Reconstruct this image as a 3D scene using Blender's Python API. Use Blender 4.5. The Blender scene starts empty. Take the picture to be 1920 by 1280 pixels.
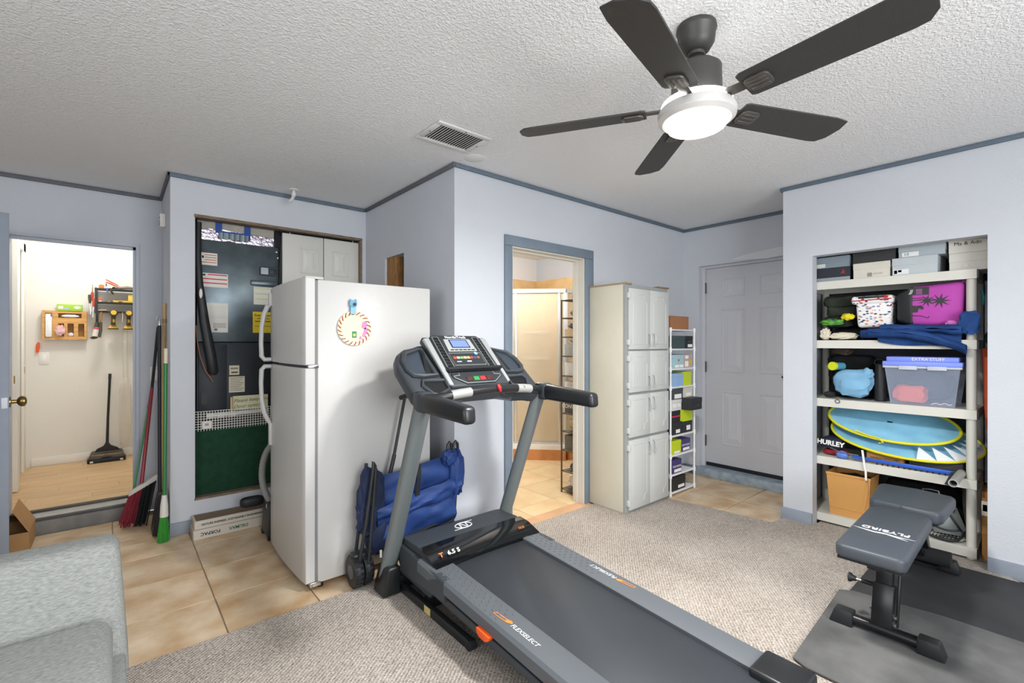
import bpy, bmesh, math, random
from mathutils import Matrix, Vector, noise as mnoise

# ------------------------------------------------------------------ camera, world, lights, exposure
SC = bpy.context.scene
COL = SC.collection
cam_d = bpy.data.cameras.new('camera'); cam = bpy.data.objects.new('camera', cam_d); COL.objects.link(cam)
cam.location = (0, 0, 1.30)
cam.rotation_euler = (math.radians(90), 0, -math.atan2(0.6467, 0.7627))
cam_d.sensor_width = 36.0; cam_d.lens = 36.0 * 879 / 1920; cam_d.shift_y = 2 / 1920
cam_d.clip_start = 0.02
SC.camera = cam
SC.view_settings.view_transform = 'Standard'; SC.view_settings.look = 'None'
SC.view_settings.gamma = 1.0; SC.view_settings.use_curve_mapping = False
SC.view_settings.exposure = 0.08
SC.cycles.use_denoising = True
SC.cycles.max_bounces = 10; SC.cycles.diffuse_bounces = 6; SC.cycles.glossy_bounces = 4
SC.cycles.transmission_bounces = 8; SC.cycles.transparent_max_bounces = 12
SC.cycles.caustics_reflective = False; SC.cycles.caustics_refractive = False
SC.cycles.sample_clamp_indirect = 6.0

world = bpy.data.worlds.new('world'); SC.world = world; world.use_nodes = True
bgn = world.node_tree.nodes['Background']
bgn.inputs[0].default_value = (0.80, 0.88, 1.0, 1); bgn.inputs[1].default_value = 1.0

def area_light(name, loc, rot, sx, sy, power, color, shape='RECTANGLE'):
    l = bpy.data.lights.new(name, 'AREA'); l.shape = shape; l.size = sx
    if shape in ('RECTANGLE', 'ELLIPSE'): l.size_y = sy
    l.energy = power; l.color = color
    o = bpy.data.objects.new(name, l); COL.objects.link(o)
    o.location = loc; o.rotation_euler = rot
    return o
R90 = math.radians(90)
# daylight entering the two windows behind the camera
area_light('window_daylight', (0.9, -1.86, 1.50), (R90, 0, 0), 2.2, 1.3, 112, (0.97, 0.983, 1.0))
area_light('window_daylight', (-2.26, 0.2, 1.50), (R90, 0, -R90), 2.0, 1.3, 40, (0.97, 0.983, 1.0))
# ceiling lamps of the neighbouring rooms
def point_light(name, loc, power, color, r):
    l = bpy.data.lights.new(name, 'POINT'); l.energy = power; l.color = color; l.shadow_soft_size = r
    o = bpy.data.objects.new(name, l); COL.objects.link(o); o.location = loc
point_light('laundry_lamp_light', (-0.1, 5.45, 2.42), 25, (1.0, 0.98, 0.94), .12)
point_light('bathroom_lamp_light', (2.9, 3.55, 2.24), 50, (1.0, 0.96, 0.90), .12)
# ceiling fan lamp
area_light('fan_lamp_light', (1.605, 0.862, 2.066), (0, 0, 0), 0.21, 0.21, 50, (1.0, 0.98, 0.95), 'DISK')

# ------------------------------------------------------------------ helpers
random.seed(7)
def srgb(h):
    h = h.lstrip('#'); out = []
    for i in (0, 2, 4):
        c = int(h[i:i+2], 16) / 255
        out.append(c / 12.92 if c <= 0.04045 else ((c + 0.055) / 1.055) ** 2.4)
    return (*out, 1)

MATS = {}
def mat(name, col, rough=.5, metal=0., spec=.5, var=0., vscale=6., bump=0., bscale=150., trans=0., alpha=1., emit=0., coat=0., col2=None, rnd=0., stretch=None, ior=1.45):
    if name in MATS: return MATS[name]
    m = bpy.data.materials.new(name); m.use_nodes = True
    nt = m.node_tree; N = nt.nodes; L = nt.links; b = N['Principled BSDF']
    c = srgb(col)
    b.inputs['Base Color'].default_value = c; b.inputs['Roughness'].default_value = rough
    b.inputs['Metallic'].default_value = metal; b.inputs['Specular IOR Level'].default_value = spec
    b.inputs['Transmission Weight'].default_value = trans; b.inputs['Alpha'].default_value = alpha
    b.inputs['Coat Weight'].default_value = coat; b.inputs['IOR'].default_value = ior
    if emit: b.inputs['Emission Color'].default_value = c; b.inputs['Emission Strength'].default_value = emit
    tc = N.new('ShaderNodeTexCoord'); vec = tc.outputs['Object']
    if stretch:
        mp = N.new('ShaderNodeMapping'); mp.inputs['Scale'].default_value = stretch; L.new(vec, mp.inputs['Vector']); vec = mp.outputs['Vector']
    if var or col2:
        n = N.new('ShaderNodeTexNoise'); n.inputs['Scale'].default_value = vscale; n.inputs['Detail'].default_value = 5
        L.new(vec, n.inputs['Vector'])
        mx = N.new('ShaderNodeMix'); mx.data_type = 'RGBA'
        c2 = srgb(col2) if col2 else tuple(max(0, x * (1 - var)) for x in c[:3]) + (1,)
        mx.inputs[6].default_value = c; mx.inputs[7].default_value = c2
        rp = N.new('ShaderNodeMapRange'); rp.inputs[1].default_value = .35; rp.inputs[2].default_value = .68
        L.new(n.outputs['Fac'], rp.inputs[0]); L.new(rp.outputs[0], mx.inputs[0])
        out = mx.outputs[2]
        if rnd:
            oi = N.new('ShaderNodeObjectInfo'); hs = N.new('ShaderNodeHueSaturation')
            mr = N.new('ShaderNodeMapRange'); mr.inputs[3].default_value = 1 - rnd; mr.inputs[4].default_value = 1 + rnd
            L.new(oi.outputs['Random'], mr.inputs[0]); L.new(mr.outputs[0], hs.inputs['Value']); L.new(out, hs.inputs['Color'])
            out = hs.outputs['Color']
            # shift the grain on each piece
            ad = N.new('ShaderNodeVectorMath'); ad.operation = 'ADD'; sc_ = N.new('ShaderNodeVectorMath'); sc_.operation = 'SCALE'
            cb = N.new('ShaderNodeCombineXYZ'); L.new(oi.outputs['Random'], cb.inputs[0]); L.new(oi.outputs['Random'], cb.inputs[1])
            L.new(cb.outputs[0], sc_.inputs[0]); sc_.inputs['Scale'].default_value = 37.0
            L.new(vec, ad.inputs[0]); L.new(sc_.outputs[0], ad.inputs[1]); L.new(ad.outputs[0], n.inputs['Vector'])
        L.new(out, b.inputs['Base Color'])
    if bump:
        n2 = N.new('ShaderNodeTexNoise'); n2.inputs['Scale'].default_value = bscale; n2.inputs['Detail'].default_value = 2
        L.new(vec, n2.inputs['Vector'])
        bp = N.new('ShaderNodeBump'); bp.inputs['Strength'].default_value = bump; bp.inputs['Distance'].default_value = .004
        L.new(n2.outputs['Fac'], bp.inputs['Height']); L.new(bp.outputs[0], b.inputs['Normal'])
    MATS[name] = m
    return m

class M:
    """collects shapes in world (or thing) space and links them as one mesh object"""
    def __init__(s): s.bm = bmesh.new()
    def _fin(s, vs, T, bev=0, seg=2, edges=None):
        if bev > 0:
            es = list({e for v in vs for e in v.link_edges}) if edges is None else edges
            r = bmesh.ops.bevel(s.bm, geom=es, offset=bev, segments=seg, profile=.5, affect='EDGES', clamp_overlap=True)
            vs = list(set([v for v in vs if v.is_valid] + [v for v in r['verts'] if v.is_valid]))
        if T is not None: bmesh.ops.transform(s.bm, matrix=T, verts=vs)
        return s
    def box(s, x0, x1, y0, y1, z0, z1, bev=0, T=None, seg=2):
        vs = [s.bm.verts.new(p) for p in ((x0,y0,z0),(x1,y0,z0),(x1,y1,z0),(x0,y1,z0),(x0,y0,z1),(x1,y0,z1),(x1,y1,z1),(x0,y1,z1))]
        for f in ((3,2,1,0),(4,5,6,7),(0,1,5,4),(1,2,6,5),(2,3,7,6),(3,0,4,7)): s.bm.faces.new([vs[i] for i in f])
        return s._fin(vs, T, bev, seg)
    def hexa(s, pts, bev=0, T=None, seg=2):
        vs = [s.bm.verts.new(p) for p in pts]
        for f in ((3,2,1,0),(4,5,6,7),(0,1,5,4),(1,2,6,5),(2,3,7,6),(3,0,4,7)): s.bm.faces.new([vs[i] for i in f])
        return s._fin(vs, T, bev, seg)
    def prism(s, poly, z0, z1, T=None, bev=0, seg=2):
        a = [s.bm.verts.new((p[0], p[1], z0)) for p in poly]; b = [s.bm.verts.new((p[0], p[1], z1)) for p in poly]
        n = len(poly)
        s.bm.faces.new(a[::-1]); s.bm.faces.new(b)
        for i in range(n): s.bm.faces.new((a[i], a[(i+1)%n], b[(i+1)%n], b[i]))
        return s._fin(a + b, T, bev, seg)
    def tube(s, pts, r, n=8, closed=False, T=None, flat=1.0):
        pts = [Vector(p) for p in pts]; k = len(pts); rs = r if isinstance(r, (list, tuple)) else [r] * k
        up = None; rings = []
        for i, p in enumerate(pts):
            if closed: t = (pts[(i+1)%k] - pts[i-1])
            else: t = pts[min(i+1, k-1)] - pts[max(i-1, 0)]
            if t.length < 1e-9: t = Vector((0,0,1))
            t.normalize()
            if up is None:
                up = Vector((0,0,1)) if abs(t.z) < .9 else Vector((1,0,0))
            u = up - t * up.dot(t)
            if u.length < 1e-6: u = t.orthogonal()
            u.normalize(); up = u; w = t.cross(u)
            rings.append([s.bm.verts.new(p + u * (rs[i] * math.cos(a)) + w * (rs[i] * flat * math.sin(a))) for a in [2*math.pi*j/n for j in range(n)]])
        rng = range(k) if closed else range(k-1)
        for i in rng:
            A = rings[i]; B = rings[(i+1)%k]
            for j in range(n): s.bm.faces.new((A[j], A[(j+1)%n], B[(j+1)%n], B[j]))
        if not closed: s.bm.faces.new(rings[0][::-1]); s.bm.faces.new(rings[-1])
        vs = [v for R in rings for v in R]
        return s._fin(vs, T)
    def lathe(s, prof, n=24, T=None):
        rings = []
        for r, z in prof:
            rings.append([s.bm.verts.new((max(r, 1e-4)*math.cos(2*math.pi*j/n), max(r, 1e-4)*math.sin(2*math.pi*j/n), z)) for j in range(n)])
        for i in range(len(rings)-1):
            A, B = rings[i], rings[i+1]
            for j in range(n): s.bm.faces.new((A[j], A[(j+1)%n], B[(j+1)%n], B[j]))
        s.bm.faces.new(rings[0][::-1]); s.bm.faces.new(rings[-1])
        return s._fin([v for R in rings for v in R], T)
    def cyl(s, p0, p1, r, n=16): return s.tube([p0, p1], r, n)
    def blob(s, c, rad, amp=.12, fr=3., seed=0, sub=3, sq=1.0, T=None):
        r = bmesh.ops.create_icosphere(s.bm, subdivisions=sub, radius=1.0)
        for v in r['verts']:
            d = v.co.copy()
            if sq < 1: d = Vector([math.copysign(abs(q) ** sq, q) for q in d])
            k = 1 + amp * (mnoise.noise(v.co * fr + Vector((seed*3.1, seed*1.7, seed))) )
            v.co = Vector((c[0] + d.x*rad[0]*k, c[1] + d.y*rad[1]*k, c[2] + d.z*rad[2]*k))
        return s._fin(r['verts'], T)
    def sheet(s, fn, nu, nv, th, T=None):
        g = [[s.bm.verts.new(fn(i/nu, j/nv)) for j in range(nv+1)] for i in range(nu+1)]
        fs = [s.bm.faces.new((g[i][j], g[i+1][j], g[i+1][j+1], g[i][j+1])) for i in range(nu) for j in range(nv)]
        s.bm.normal_update()
        vs = [v for r in g for v in r]
        off = {v: v.co + v.normal * th for v in vs}
        h = {v: s.bm.verts.new(off[v]) for v in vs}
        for f in fs: s.bm.faces.new([h[v] for v in reversed(f.verts)])
        for i in range(nu):
            for (a, b) in ((g[i][0], g[i+1][0]), (g[i+1][nv], g[i][nv])): s.bm.faces.new((b, a, h[a], h[b]))
        for j in range(nv):
            for (a, b) in ((g[0][j+1], g[0][j]), (g[nu][j], g[nu][j+1])): s.bm.faces.new((b, a, h[a], h[b]))
        return s._fin(vs + list(h.values()), T)
    def build(s, name, m, parent=None, kind=None, local=False, ang=38, normals=True):
        if normals: bmesh.ops.recalc_face_normals(s.bm, faces=s.bm.faces)
        me = bpy.data.meshes.new(name); s.bm.to_mesh(me); s.bm.free()
        for p in me.polygons: p.use_smooth = True
        me.set_sharp_from_angle(angle=math.radians(ang))
        me.materials.append(m)
        o = bpy.data.objects.new(name, me); COL.objects.link(o)
        if parent is not None:
            if not local: me.transform(WM[parent].inverted())
            o.parent = parent; WM[o] = WM[parent]
        else: WM[o] = Matrix.Identity(4)
        if kind: o['kind'] = kind
        return o
WM = {}
def thing(name, label, cat, loc=(0,0,0), rotz=0., group=None, rot=None):
    o = bpy.data.objects.new(name, None); COL.objects.link(o); o.empty_display_size = .05
    o.location = loc; o.rotation_euler = rot if rot else (0, 0, rotz)
    T = Matrix.Translation(loc) @ (Matrix.Rotation(rotz, 4, 'Z') if not rot else o.rotation_euler.to_matrix().to_4x4())
    WM[o] = T
    tag(o, label, cat, group)
    return o
def sthing(name, loc=(0,0,0)):
    o = bpy.data.objects.new(name, None); COL.objects.link(o); o.empty_display_size = .05
    o.location = loc; WM[o] = Matrix.Translation(loc); o['kind'] = 'structure'
    return o
def tag(o, label, cat, group=None):
    o['label'] = label; o['category'] = cat
    if group: o['group'] = group
    return o
def lab(o, label): o['label'] = label; return o
def TR(loc, rx=0, ry=0, rz=0):
    return Matrix.Translation(loc) @ Matrix.Rotation(rz, 4, 'Z') @ Matrix.Rotation(ry, 4, 'Y') @ Matrix.Rotation(rx, 4, 'X')
def basis(o, ex, ey):
    """matrix whose local x runs along ex and y along ey, at o"""
    ex = Vector(ex).normalized(); ey = Vector(ey); ey = (ey - ex * ey.dot(ex)).normalized(); ez = ex.cross(ey)
    m = Matrix((ex, ey, ez)).transposed().to_4x4(); m.translation = Vector(o); return m
def text(s, size, T, m, parent, name='lettering', extrude=.0004, align='CENTER', shear=0., spacing=1.0, bold=0.):
    cu = bpy.data.curves.new(name, 'FONT'); cu.body = s; cu.size = size; cu.extrude = extrude; cu.align_x = align; cu.align_y = 'CENTER'
    cu.shear = shear; cu.space_character = spacing; cu.resolution_u = 2; cu.offset = bold
    tmp = bpy.data.objects.new('tmp_text', cu); COL.objects.link(tmp)
    dg = bpy.context.evaluated_depsgraph_get(); dg.update()
    me = bpy.data.meshes.new_from_object(tmp.evaluated_get(dg)); me.name = name
    bpy.data.objects.remove(tmp); bpy.data.curves.remove(cu)
    me.transform(T); me.materials.clear(); me.materials.append(m)
    o = bpy.data.objects.new(name, me); COL.objects.link(o)
    me.transform(WM[parent].inverted()); o.parent = parent; WM[o] = WM[parent]
    return o
def settle(o, z):
    """move a thing's meshes so that its lowest point rests at height z"""
    ms = [c for c in ([o] + list(o.children_recursive)) if c.type == 'MESH']
    lo = min((WM[c] @ v.co).z for c in ms for v in c.data.vertices)
    for c in ms: c.data.transform(Matrix.Translation((0, 0, z - lo)))
    return o
def copy_tree(o, parent=None):
    c = o.copy(); COL.objects.link(c)
    if parent is not None: c.parent = parent
    for ch in list(o.children): copy_tree(ch, c)
    return c
def arc(cx, cy, r, a0, a1, n): return [(cx + r*math.cos(a0+(a1-a0)*i/n), cy + r*math.sin(a0+(a1-a0)*i/n)) for i in range(n+1)]
def rrect(x0, x1, y0, y1, r, n=4):
    P = []
    for cx, cy, a in ((x1-r, y0+r, -90), (x1-r, y1-r, 0), (x0+r, y1-r, 90), (x0+r, y0+r, 180)):
        P += arc(cx, cy, r, math.radians(a), math.radians(a+90), n)
    return P
# ------------------------------------------------------------------ materials of the setting
def special_ceiling():
    m = mat('ceiling_texture', 'e7e8e9', rough=.95, spec=.1)
    nt = m.node_tree; N = nt.nodes; L = nt.links; b = N['Principled BSDF']
    tc = N.new('ShaderNodeTexCoord')
    n1 = N.new('ShaderNodeTexNoise'); n1.inputs['Scale'].default_value = 88; n1.inputs['Detail'].default_value = 2.5; n1.inputs['Distortion'].default_value = .6
    v = N.new('ShaderNodeTexVoronoi'); v.inputs['Scale'].default_value = 70; v.feature = 'SMOOTH_F1'
    L.new(tc.outputs['Object'], n1.inputs['Vector']); L.new(tc.outputs['Object'], v.inputs['Vector'])
    mr = N.new('ShaderNodeMapRange'); mr.inputs[1].default_value = .42; mr.inputs[2].default_value = .66; L.new(n1.outputs['Fac'], mr.inputs[0])
    ad = N.new('ShaderNodeMath'); ad.operation = 'SUBTRACT'; L.new(mr.outputs[0], ad.inputs[0])
    ml = N.new('ShaderNodeMath'); ml.operation = 'MULTIPLY'; ml.inputs[1].default_value = .5; L.new(v.outputs['Distance'], ml.inputs[0]); L.new(ml.outputs[0], ad.inputs[1])
    bp = N.new('ShaderNodeBump'); bp.inputs['Strength'].default_value = .5; bp.inputs['Distance'].default_value = .005
    L.new(ad.outputs[0], bp.inputs['Height']); L.new(bp.outputs[0], b.inputs['Normal'])
    return m
def special_carpet(name, ca, cb, pitch):
    m = mat(name, ca, rough=1., spec=.05)
    nt = m.node_tree; N = nt.nodes; L = nt.links; b = N['Principled BSDF']
    tc = N.new('ShaderNodeTexCoord'); sp = N.new('ShaderNodeSeparateXYZ')
    nz = N.new('ShaderNodeTexNoise'); nz.inputs['Scale'].default_value = 30; nz.inputs['Detail'].default_value = 2
    L.new(tc.outputs['Object'], nz.inputs['Vector'])
    mxv = N.new('ShaderNodeMix'); mxv.data_type = 'VECTOR'; mxv.inputs[0].default_value = .008
    L.new(tc.outputs['Object'], mxv.inputs[4]); L.new(nz.outputs['Color'], mxv.inputs[5]); L.new(mxv.outputs[1], sp.inputs[0])
    k = 2*math.pi/pitch
    def fn(node, mul, off=None):
        a = N.new('ShaderNodeMath'); a.operation = 'MULTIPLY'; a.inputs[1].default_value = mul; L.new(node, a.inputs[0])
        if off is not None:
            o = N.new('ShaderNodeMath'); o.operation = 'ADD'; L.new(a.outputs[0], o.inputs[0]); L.new(off, o.inputs[1]); a = o
        s_ = N.new('ShaderNodeMath'); s_.operation = 'SINE'; L.new(a.outputs[0], s_.inputs[0]); return s_.outputs[0]
    off = N.new('ShaderNodeMath'); off.operation = 'MULTIPLY'; off.inputs[1].default_value = k*.5; L.new(sp.outputs[0], off.inputs[0])
    sx = fn(sp.outputs[0], k); sy = fn(sp.outputs[1], k*.62, off.outputs[0])
    ml = N.new('ShaderNodeMath'); ml.operation = 'MULTIPLY'; L.new(sx, ml.inputs[0]); L.new(sy, ml.inputs[1])
    nf = N.new('ShaderNodeTexNoise'); nf.inputs['Scale'].default_value = 130; nf.inputs['Detail'].default_value = 3; L.new(tc.outputs['Object'], nf.inputs['Vector'])
    nl = N.new('ShaderNodeTexNoise'); nl.inputs['Scale'].default_value = 2.2; nl.inputs['Detail'].default_value = 4; L.new(tc.outputs['Object'], nl.inputs['Vector'])
    ad = N.new('ShaderNodeMath'); ad.operation = 'MULTIPLY_ADD'; ad.inputs[1].default_value = .30; ad.inputs[2].default_value = -.48
    L.new(ml.outputs[0], ad.inputs[0])
    a2 = N.new('ShaderNodeMath'); a2.operation = 'MULTIPLY_ADD'; a2.inputs[1].default_value = 1.5; L.new(nf.outputs['Fac'], a2.inputs[0]); L.new(ad.outputs[0], a2.inputs[2])
    a3 = N.new('ShaderNodeMath'); a3.operation = 'MULTIPLY_ADD'; a3.inputs[1].default_value = .55; L.new(nl.outputs['Fac'], a3.inputs[0]); L.new(a2.outputs[0], a3.inputs[2])
    mr = N.new('ShaderNodeMapRange'); mr.inputs[1].default_value = .1; mr.inputs[2].default_value = 1.0; L.new(a3.outputs[0], mr.inputs[0])
    mx = N.new('ShaderNodeMix'); mx.data_type = 'RGBA'; mx.inputs[6].default_value = srgb(cb); mx.inputs[7].default_value = srgb(ca)
    L.new(mr.outputs[0], mx.inputs[0]); L.new(mx.outputs[2], b.inputs['Base Color'])
    bp = N.new('ShaderNodeBump'); bp.inputs['Strength'].default_value = .9; bp.inputs['Distance'].default_value = .004
    L.new(a2.outputs[0], bp.inputs['Height']); L.new(bp.outputs[0], b.inputs['Normal'])
    return m
m_wall = mat('wall_paint', 'c7cbd2', rough=.8, spec=.25, bump=.35, bscale=95, var=.03, vscale=2.5)
m_ceil = special_ceiling()
m_trim = mat('slate_trim', '78858f', rough=.55, var=.12, vscale=9)
m_trimg = mat('grey_trim', '8e97a4', rough=.6, var=.1, vscale=9)
m_carpet = special_carpet('woven_carpet', 'd3cac0', '7c736b', .011)
m_tile = mat('beige_tile', 'dcc8ab', rough=.38, spec=.45, col2='bd9b73', vscale=5.5, bump=.12, bscale=30, rnd=.05)
m_grout = mat('grout', 'b9ab92', rough=.9, var=.15)
m_tile_b = mat('bath_tile', 'e6cfa6', rough=.4, col2='d9b98a', vscale=4, rnd=.04)
m_plank = mat('oak_plank', 'dcbf95', rough=.4, spec=.4, col2='c9a577', vscale=3, stretch=(1.2, 14, 1), rnd=.06)
m_white = mat('white_paint', 'eceae4', rough=.6, spec=.3, var=.03, vscale=3)
m_cream = mat('laundry_wall', 'e8e5de', rough=.7, spec=.3, bump=.15, bscale=60, var=.03, vscale=2)
m_doorw = mat('door_white', 'cfd0d6', rough=.5, var=.02)
m_grey_door = mat('door_bluegrey', '8f98a6', rough=.6, var=.06, vscale=12)
m_bathw = mat('bath_wall', 'e4e4e6', rough=.7)
m_btile = mat('shower_tile', 'e3c698', rough=.35, col2='d3ac72', vscale=5)
m_dark = mat('closet_dark', '35373a', rough=.9)
m_brownj = mat('raw_wood_jamb', '8b7a68', rough=.8, col2='5d4f43', vscale=20, stretch=(1, 8, 8))
m_wood = mat('pine_stud', 'b08350', rough=.75, col2='8c6237', vscale=14, stretch=(6, 6, 1))
m_black = mat('black_plastic', '232527', rough=.45, spec=.4)
m_chrome = mat('chrome', 'c9cbcc', rough=.22, metal=1.)
m_brass = mat('brass', '9b8350', rough=.3, metal=1.)
m_glass = mat('window_glass', 'f4f8fa', rough=.03, trans=1., ior=1.3)
m_ceilw = mat('plain_ceiling', 'e6e6e4', rough=.9)

# ------------------------------------------------------------------ floors
H = 2.44
def struct(m_, name, mt, parent=None): return m_.build(name, mt, parent, kind='structure' if parent is None else None)
fl = M(); fl.box(-2.42, 4.6, -2.02, 4.605, -.06, -.008); fl.box(1.74, 4.52, 4.605, 4.8, -.06, -.008)
floor = struct(fl, 'floor', m_grout)
proto_tile = None
def lay_tile(parent, x0, x1, y0, y1, mt):
    """one tile; full tiles share a mesh"""
    global proto_tile
    g = .003
    if abs(x1-x0-.4) < 1e-4 and abs(y1-y0-.4) < 1e-4:
        if proto_tile is None:
            q = M(); q.box(-.2+g, .2-g, -.2+g, .2-g, -.009, 0, bev=.0015, seg=1); o = q.build('tile', mt, None); proto_tile = o.data
        else:
            o = bpy.data.objects.new('tile', proto_tile); COL.objects.link(o)
        o.location = ((x0+x1)/2, (y0+y1)/2, 0); o.parent = parent
    else:
        cx, cy = (x0+x1)/2, (y0+y1)/2; q = M(); q.box(x0+g-cx, x1-g-cx, y0+g-cy, y1-g-cy, -.009, 0, bev=.0015, seg=1); o = q.build('tile', mt, None)
        o.location = (cx, cy, 0); o.parent = parent
    if mt is not m_tile:
        if o.data.users > 1 or o.data is proto_tile: o.data = o.data.copy()
        o.data.materials[0] = mt
def tile_field(xs, ys, rects, mt):
    for X0, X1, Y0, Y1 in rects:
        for i in range(len(xs)-1):
            for j in range(len(ys)-1):
                a, b, c, d = max(xs[i], X0), min(xs[i+1], X1), max(ys[j], Y0), min(ys[j+1], Y1)
                if b-a > .02 and d-c > .02: lay_tile(floor, a, b, c, d, mt)
GX = [.389 + .4*k for k in range(-7, 12)]; GY = [2.392 + .4*k for k in range(-11, 8)]
tile_field(GX, GY, [(-2.3, .285, 3.88, 4.47), (-2.3, 1.645, 2.392, 3.88)], m_tile)
tile_field(GX, [2.365 + .4*k for k in range(0, 8)], [(1.74, 4.41, 2.565, 4.68)], m_tile_b)
tile_field([3.5 + .4*k for k in range(0, 4)], [1.31 + .4*k for k in range(0, 4)], [(3.5, 4.41, 1.347, 2.505)], m_tile)
# threshold slab of the bathroom doorway
q = M(); q.box(2.0, 2.93, 2.44, 2.562, -.008, .004, bev=.002, seg=1); struct(q, 'trim_1', mat('threshold_stone', 'dcae86', rough=.5, var=.15))
# carpet
q = M(); q.prism([(-2.29, -1.89), (3.66, -1.89), (3.66, .10), (3.84, .29), (4.2, .29), (4.2, 1.14), (3.84, 1.14), (3.75, 1.34), (3.60, 1.36), (3.50, 2.10), (3.50, 2.50), (2.995, 2.50), (2.92, 2.44), (2.0, 2.44), (2.0, 2.49), (1.72, 2.49), (1.66, 2.40), (-2.29, 2.40)], .0005, .012)
carpet = q.build('carpet', m_carpet); tag(carpet, 'beige and grey loop-woven carpet under the treadmill and weight bench', 'carpet')

# laundry floor: planks on a raised slab, dark threshold and painted step
q = M(); q.box(-.66, 1.2, 4.66, 6.3, -.02, .118); lfloor = struct(q, 'floor', m_grout)
x = -.66; row = 0
yy = 4.66
while yy < 6.29:
    off = -.66 - (row * .37) % .9; y1 = min(yy+.125, 6.3)
    while off < 1.2:
        a, b = max(off, -.66), min(off+.9, 1.2)
        if b-a > .03:
            q = M(); q.box(a+.0008, b-.0008, yy+.0008, y1-.0008, .1175, .126); q.build('plank', m_plank, lfloor)
        off += .9
    yy += .125; row += 1
q = M(); q.box(-.60, .15, 4.625, 4.665, .10, .130, bev=.004); struct(q, 'trim_2', mat('dark_threshold', '4c4640', rough=.5))
q = M(); q.box(-1.0, .19, 4.50, 4.60, -.008, .085, bev=.004); q.box(-1.0, .19, 4.545, 4.63, .08, .112, bev=.004)
st = struct(q, 'trim_3', mat('painted_step', '8b8a87', rough=.7, var=.2, vscale=14))
q = M(); q.box(-1.0, .188, 4.503, 4.625, .1085, .1145, bev=.002); q.build('step_cap', mat('step_top', 'bdbdb8', rough=.6, var=.12, vscale=20), st)

# ------------------------------------------------------------------ ceiling
q = M(); q.box(-2.42, 4.6, -2.02, 4.75, H, H+.08); struct(q, 'ceiling', m_ceil)

# ------------------------------------------------------------------ walls
def wall(name, boxes, mt=None):
    q = M()
    for b in boxes: q.box(*b)
    return struct(q, name, mt or m_wall)
wall('wall_left', [(-2.42, -.56, 4.605, 4.70, 0, H), (-.56, .142, 4.605, 4.70, 2.045, H), (.142, .285, 4.605, 4.70, 0, H), (.285, 1.645, 4.62, 4.70, 0, H)])
wall('wall_left_return', [(.285, .36, 3.955, 4.62, 0, H)])
wall('wall_closet', [(.285, .423, 3.88, 3.955, 0, H), (.423, 1.611, 3.88, 3.955, 2.185, H), (.423, 1.611, 3.88, 3.955, 0, .222), (1.611, 1.645, 3.88, 3.955, 0, H)])
wall('wall_fridge', [(1.645, 1.74, 2.61, 3.186, 0, H), (1.645, 1.74, 3.505, 4.62, 0, H), (1.645, 1.74, 3.186, 3.505, 0, 1.55), (1.645, 1.74, 3.186, 3.505, 1.97, H)])
wall('wall_bathroom', [(1.645, 2.11, 2.505, 2.61, 0, H), (2.11, 2.89, 2.505, 2.61, 1.985, H), (2.89, 4.41, 2.505, 2.61, 0, H)])
wall('wall_entry', [(4.41, 4.56, 2.342, 4.8, 0, H), (4.41, 4.56, 1.41, 2.342, 2.05, H), (4.41, 4.56, 1.25, 1.41, 0, H), (4.50, 4.56, 1.41, 2.342, 0, .08)])
wall('wall_right', [(3.77, 3.858, 1.156, 1.347, 0, H), (3.77, 3.858, .283, 1.156, 1.912, H), (3.77, 3.858, -2.02, .283, 0, H)])
wall('wall_right_return', [(3.858, 4.41, 1.25, 1.347, 0, H)])
wall('wall_alcove', [(4.42, 4.5, .02, 1.25, 0, H), (3.858, 4.5, -.06, .02, 0, H), (3.858, 4.42, .02, 1.25, 2.05, 2.12)], mat('alcove_shade_grey', '4d5159', rough=.9, var=.1))  # shade of the unlit recess put into the wall colour, darker than the room paint
wall('wall_back', [(-2.42, -.25, -2.02, -1.92, 0, H), (2.05, 3.77, -2.02, -1.92, 0, H), (-.25, 2.05, -2.02, -1.92, 0, .82), (-.25, 2.05, -2.02, -1.92, 2.18, H)])
wall('wall_side', [(-2.42, -2.32, -1.92, -.85, 0, H), (-2.42, -2.32, 1.25, 4.605, 0, H), (-2.42, -2.32, -.85, 1.25, 0, .82), (-2.42, -2.32, -.85, 1.25, 2.18, H)])
# windows behind the camera
def window(name, x0, x1, y0, y1, along):
    w = sthing(name, ((x0+x1)/2, (y0+y1)/2, .82))
    q = M(); t = .05
    if along == 'x':
        q.box(x0, x1, y0, y1, .82, .82+t).box(x0, x1, y0, y1, 2.18-t, 2.18).box(x0, x0+t, y0, y1, .82+t, 2.18-t).box(x1-t, x1, y0, y1, .82+t, 2.18-t)
        c = (x0+x1)/2; q.box(c-.025, c+.025, y0, y1, .82+t, 2.18-t)
    else:
        q.box(x0, x1, y0, y1, .82, .82+t).box(x0, x1, y0, y1, 2.18-t, 2.18).box(x0, x1, y0, y0+t, .82+t, 2.18-t).box(x0, x1, y1-t, y1, .82+t, 2.18-t)
        c = (y0+y1)/2; q.box(x0, x1, c-.025, c+.025, .82+t, 2.18-t)
    q.build('window_frame', m_white, w)
    q = M()
    if along == 'x': q.box(x0+t, x1-t, (y0+y1)/2-.003, (y0+y1)/2+.003, .82+t, 2.18-t)
    else: q.box((x0+x1)/2-.003, (x0+x1)/2+.003, y0+t, y1-t, .82+t, 2.18-t)
    q.build('pane', m_glass, w)
window('window_1', -.25, 2.05, -2.0, -1.94, 'x'); window('window_2', -2.40, -2.34, -.85, 1.25, 'y')

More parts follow.
